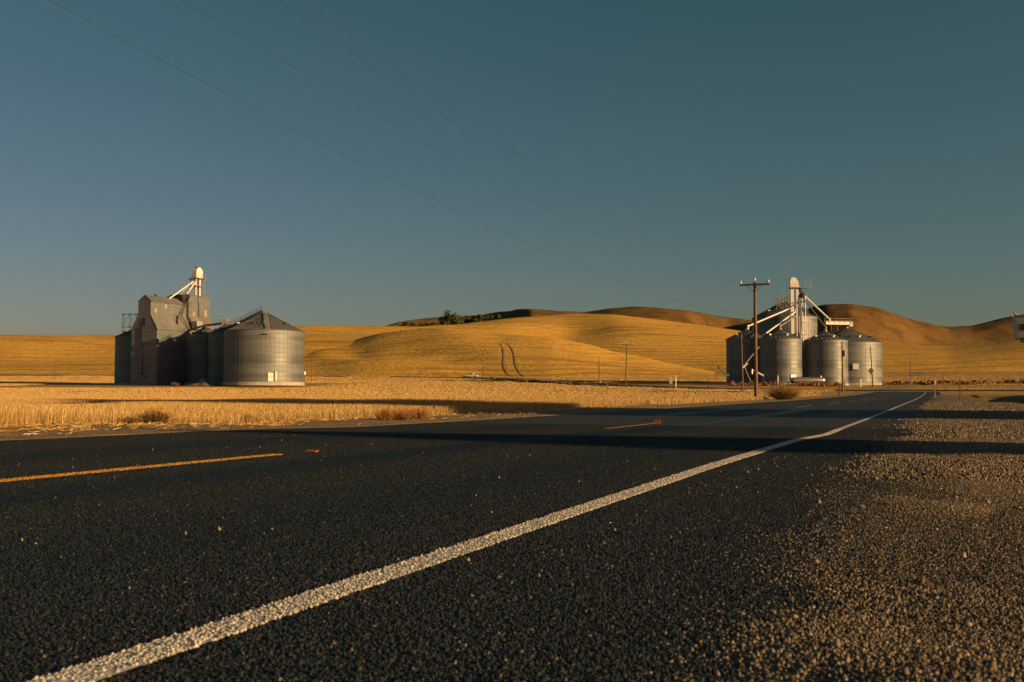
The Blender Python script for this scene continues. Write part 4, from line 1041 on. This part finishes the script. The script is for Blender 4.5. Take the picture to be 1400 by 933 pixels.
MB().path([(-1.05 * q, -1.7 * q, zc + hb / 2 + .05), (-1.28 * q, -1.85 * q, zc + hb / 2 - .05), (-1.3 * q, -1.9 * q, zc + hb / 2 - .5), (-1.08 * q, -1.9 * q, zc + hb / 2 - .8)], .05, 5).tube((-1.05 * q, -1.75 * q, zc + hb / 2), (-1.2 * q, -1.9 * q, zc + hb / 2 + .4), .11, n=6).build('lamp_bracket', M['dark_metal'], o)
MB().tube((.3 * q, 0, -.4), (.3 * q, 0, zc - hb / 2 - .15 * q), .26, n=12).build('post', M['dark_metal'], o)

# ------------------------------------------------------------------ car on the crossing road
cp, cz, cdir = CR(385); u0 = 640
cx = (u0 - 700) / F * 385; i = int(np.argmin(np.hypot(pp[:, 0] - cx, pp[:, 1] - 385))); 
car = thing('parked_car', (pp[i, 0], pp[i, 1], Zc[i] + .18), 'pale silver car on the crossing road at the hill foot', 'car', None, math.atan2(dd[i, 1], dd[i, 0]) * .35)
cb = [(-2.3, .35), (2.3, .35), (2.35, .7), (2.1, .9), (1.0, 1.0), (.4, 1.5), (-1.2, 1.55), (-2.1, 1.05), (-2.35, .95)]
MB().prism(cb, -.88, .88).build('body', M['car_paint'], car, .3)
MB().prism([(.85, 1.03), (.36, 1.44), (-1.15, 1.48), (-1.85, 1.08)], -.9, .9).build('window', M['glass'], car)
for xx in (-1.45, 1.45):
    for yy in (-.82, .82):
        wh = MB().lathe([(.33, -.11), (.33, .11)], 16); wh.v = [(x + xx, z + yy, y + .33) for x, y, z in wh.v]; wo_ = wh.build('wheel', M['rubber'], car)
        rm = MB().lathe([(.19, -.125), (.19, .125)], 12); rm.v = [(x + xx, z + yy, y + .33) for x, y, z in rm.v]; rm.build('rim', M['rail'], wo_)
for yy in (-.62, .62): MB().box((2.33, yy, .74), (.06, .34, .16)).build('headlight', M['light_glass'], car)

# ------------------------------------------------------------------ trees on the far hill, shrubs, weeds
def leaves(n, rx, ry, rz, size, seed, lumps=7):
    g = np.random.default_rng(seed)
    C = g.normal(0, .42, (lumps, 3)); C[:, 2] *= .8; R_ = .32 + .25 * g.random(lumps)
    k = g.integers(0, lumps, n); d = g.normal(0, 1, (n, 3)); d /= np.linalg.norm(d, axis=1)[:, None]
    P = C[k] + d * (R_[k] * g.random(n) ** .33)[:, None]; P = P * np.array([rx, ry, rz])
    a = g.normal(0, 1, (n, 3)); a /= np.linalg.norm(a, axis=1)[:, None]; b = np.cross(a, g.normal(0, 1, (n, 3))); b /= np.linalg.norm(b, axis=1)[:, None] + 1e-9
    s = size * (.6 + .8 * g.random((n, 1)))
    V = np.stack([P - a * s, P + b * s * .7, P + a * s, P - b * s * .7], 1)
    return V.reshape(-1, 3), np.arange(n * 4).reshape(n, 4)
def tree(u, vb, D, w, h, label, seed, group=None, m='leaf'):
    b = at(u, vb, D); o = thing('tree', b, label, 'tree', group)
    tr = MB().tube((0, 0, -1.5), (.1, 0, h * .45), w * .05, w * .028, 7)
    for k in range(5):
        a = k * 1.3 + seed; tr.tube((.05, 0, h * (.25 + .05 * k)), (math.cos(a) * w * .32, math.sin(a) * w * .3, h * (.55 + .06 * k)), w * .022, w * .008, 5)
    tr.build('trunk', M['bark'], o)
    V, Fc = leaves(1500, w * .52, w * .5, h * .46, w * .045, seed, 10); V[:, 2] += h * .56
    link('crown', npmesh('crown', V, Fc), M[m], o)
DT = 1085
tree(613, 446.5, DT, 17, 17.5, 'largest dark green tree of the clump on the brown hill slope', 3)
tree(627, 446, DT + 25, 11, 13, 'rounded tree leaning against the largest tree on the hill slope', 5)
tree(604, 447.5, DT + 10, 9, 10, 'small tree at the foot of the largest hill tree', 9)
tree(645, 443, DT + 30, 9, 10, 'small tree alone between two clumps on the hill slope', 6)
tree(656, 440.5, DT + 30, 11, 11, 'rounded tree highest up the shaded hill slope', 7)
tree(638, 444.5, DT + 35, 6, 6.5, 'bushy small tree in the row on the shaded hill', 8, 'hill shrub trees')
for k, (u, v, w, h_) in enumerate(((664, 438.5, 9, 7), (672, 437, 7, 5.5), (681, 435.5, 7, 5))):
    tree(u, v, DT + 40, w, h_, ('low shrubby tree next to the rounded tree on the shaded slope', 'small scrubby tree midway up the shaded hollow', 'highest scrubby tree at the top of the shaded hollow')[k], 40 + k)
for k, (u, v, w) in enumerate(((553, 449, 8), (561, 449, 8), (570, 448.5, 6.5), (577, 448.5, 6), (584, 448, 6.5), (591, 447.5, 6), (598, 447, 6), (549, 448.5, 5))):
    tree(u, v, DT - 60, w, w * (1.0 if k < 2 else .8), 'bushy small tree in the low row at the foot of the brown hill', 20 + k, 'low row of hill trees', 'leaf_dry' if k > 1 else 'leaf')

def weed(n, r, h, seed, w=.006, leafn=0):
    g = np.random.default_rng(seed); V = []
    a = g.random(n) * 6.283; q = g.random(n) ** .6; hh = h * (.35 + .75 * g.random(n)) * (1.1 - .45 * q)
    bx = np.cos(a) * r * .25 * q; by = np.sin(a) * r * .25 * q; tx = np.cos(a) * r * q; ty = np.sin(a) * r * q
    mx = (bx + tx) / 2 + g.normal(0, .06 * r, n); my = (by + ty) / 2 + g.normal(0, .06 * r, n)
    an = g.random(n) * 3.14; dx, dy = np.cos(an) * w, np.sin(an) * w
    z0 = np.full(n, -.03)
    f = lambda x, y, z, k: np.stack([x + dx * k, y + dy * k, z], -1)
    V = np.stack([f(bx, by, z0, -1), f(bx, by, z0, 1), f(mx, my, hh * .55, .8), f(mx, my, hh * .55, -.8)], 1)
    V2 = np.stack([f(mx, my, hh * .55, -.8), f(mx, my, hh * .55, .8), f(tx, ty, hh, .35), f(tx, ty, hh, -.35)], 1)
    V = np.concatenate([V, V2]).reshape(-1, 3); Fc = np.arange(len(V)).reshape(-1, 4)
    if leafn:
        L, LF = leaves(leafn, r * .85, r * .85, h * .42, w * 3.2, seed + 1, 9); L[:, 2] = np.maximum(L[:, 2] + h * .5, .01)
        Fc = np.concatenate([Fc, LF + len(V)]); V = np.concatenate([V, L])
    return npmesh('weed', V, Fc)
def bush(name, loc, r, h, n, seed, m, label, w=.006, leafn=0, group=None):
    o = thing(name, loc, label, 'bush', group)
    k = MB()
    for i in range(5): k.tube((0, 0, -.1), (math.cos(i * 1.3) * r * .3, math.sin(i * 1.3) * r * .3, h * .45), max(.008, w), max(.004, w * .5), 5)
    k.build('stem', M['twig_brown'], o); link('foliage', weed(n, r, h, seed, w, leafn), M[m], o); return o
x, y = RT(78, -11.8); bush('dry_bush', (x + 1.1, y - .2, HG(x + 1.1, y)), 1.6, 1.15, 1900, 400, 'leaf_olive', 'round olive brown dry bush at the foot of the tall pole', .010, 900)
def onroad(u, t):                           # ground point under photo column u at lateral offset t from the road
    q = (u - 700) / F; y = t / (q * CT - ST); return Vector((q * y, y, HG(q * y, y)))
bush('dry_bush', onroad(214, -12.0), .34, .27, 700, 410, 'twig_brown', 'dark brown weed clump at the edge of the wheat stubble', .004, 500)
for k, (u, r) in enumerate(((548, .42), (572, .36), (527, .3))):
    bush('tumbleweed', onroad(u, -11.0), r, .30, 520, 420 + k, 'twig_red', ('rusty red dry weed clump in the middle of the verge weeds', 'rusty dry weed clump where the bin shadow meets the verge', 'smallest rusty weed tuft next to the pale stubble')[k], .0035, 60, 'rusty weeds on the verge')
bush('dry_bush', onroad(338, -12.0), .24, .22, 350, 431, 'twig_brown', 'small brown weed tuft among the pale stubble edge', .004, 300)
# brush at the foot of the bins and along the crossing road
def brush(name, spots, label, m, seed):
    Vs, Fs, o_ = [], [], 0; g = np.random.default_rng(seed)
    for i, (x, y, r, h) in enumerate(spots):
        L, LF = leaves(70, r, r, h * .6, r * .16, seed + i, 5); L[:, 2] = np.maximum(L[:, 2] + h * .4, 0); L += np.array([x, y, HG(x, y)])
        Vs.append(L); Fs.append(LF + o_); o_ += len(L)
    return tag(link(name, npmesh(name, np.concatenate(Vs), np.concatenate(Fs)), M[m]), label, 'brush', kind='stuff')
sp = []
for k in range(90):
    u = rnd.uniform(1000, 1150); D = rnd.uniform(236, 249); p = gpt(u, D); sp.append((p.x, p.y, rnd.uniform(.5, 1.3), rnd.uniform(.5, 1.5)))
brush('weed_brush', sp, 'rusty weeds growing along the foot of the steel bins', 'twig_red', 500)
sp = []
for k in range(60):
    u = rnd.uniform(1212, 1420); D = rnd.uniform(258, 300); p = gpt(u, D); sp.append((p.x, p.y, rnd.uniform(.5, 2.6), rnd.uniform(.3, 1.3)))
brush('sage_brush', sp, 'dark sagebrush strip along the field past the widest bin', 'twig_brown', 700)
sp = []
for k in range(120):
    d = rnd.uniform(225, 420); i = int(np.argmin(np.abs(pp[:, 1] - d) + 1000 * (pp[:, 0] > 60))); q = rnd.uniform(7, 12)
    x, y = pp[i, 0] + nn[i, 0] * q * (1), pp[i, 1] + abs(nn[i, 1]) * q; sp.append((x, y, rnd.uniform(.5, 1.6), rnd.uniform(.3, 1.0)))
brush('sage_brush', sp, 'low sagebrush along the far bank of the crossing road', 'leaf_dry', 900)
sp = []
for k in range(60):
    s_ = rnd.uniform(22, 90); t_ = rnd.uniform(4.2, 9); x, y = RT(s_, t_); sp.append((x, y, rnd.uniform(.15, .5), rnd.uniform(.15, .45)))
brush('weed_brush', sp, 'dry weeds in the ditch beyond the gravel shoulder', 'leaf_dry', 1100)
for k, (s_, t_, r) in enumerate(((34, 3.9, .5), (31, 4.2, .6), (29, 4.6, .55))):
    x, y = RT(s_, t_); bush('dry_bush', (x, y, HG(x, y)), r, .34, 900, 440 + k, 'straw', 'golden dry grass tuft at the outer edge of the gravel shoulder', .006, 0, 'grass tufts at the shoulder edge')
# scrub on the far right ridge and the earth heap by the elevator
sp = []
g = np.random.default_rng(5)
o = thing('earth_heap', gpt(283, 238), 'low brown earth heap before the small dull bins', 'earth heap')
xx, yy = np.meshgrid(np.linspace(-7, 7, 44), np.linspace(-3, 3, 20), indexing='ij'); zz = 1.3 * np.exp(-(xx / 4.2) ** 2 - (yy / 1.5) ** 2) * (1 + .35 * fbm(xx * .7, yy * .7, 3)) - .12
link('mound', gridmesh('mound', xx, yy, zz), plain('heap soil', (.12, .075, .045), .3, 1.5, .95, bump=.1), o)
bush('dry_bush', gpt(240, 236), 1.2, 1.0, 500, 452, 'twig_brown', 'dry weed clump at the foot of the wooden elevator', .03, 250)

# ------------------------------------------------------------------ unseen bins added up-sun, outside the frame, to throw long shadows over the road
dxs, dys = math.sin(SUN_AZ), math.cos(SUN_AZ); nx, ny = -dys, dxs
def upsun(n_, tau): return Vector((nx * n_ + dxs * tau, ny * n_ + dys * tau, 0))
p = upsun(10.35, 36); p.z = HG(p.x, p.y); grain_bin(p, 1.45, 7.4, 1.2, 'slender unseen steel bin added to cast the near shadow over the road', None, 'steel', 0, ribs=18, cap=.25)
p = upsun(29.6, 46); p.z = HG(p.x, p.y); grain_bin(p, 5.4, 13.2, 3.4, 'wide unseen steel bin added to cast the far shadow over the road', None, 'steel', 3, ribs=30)
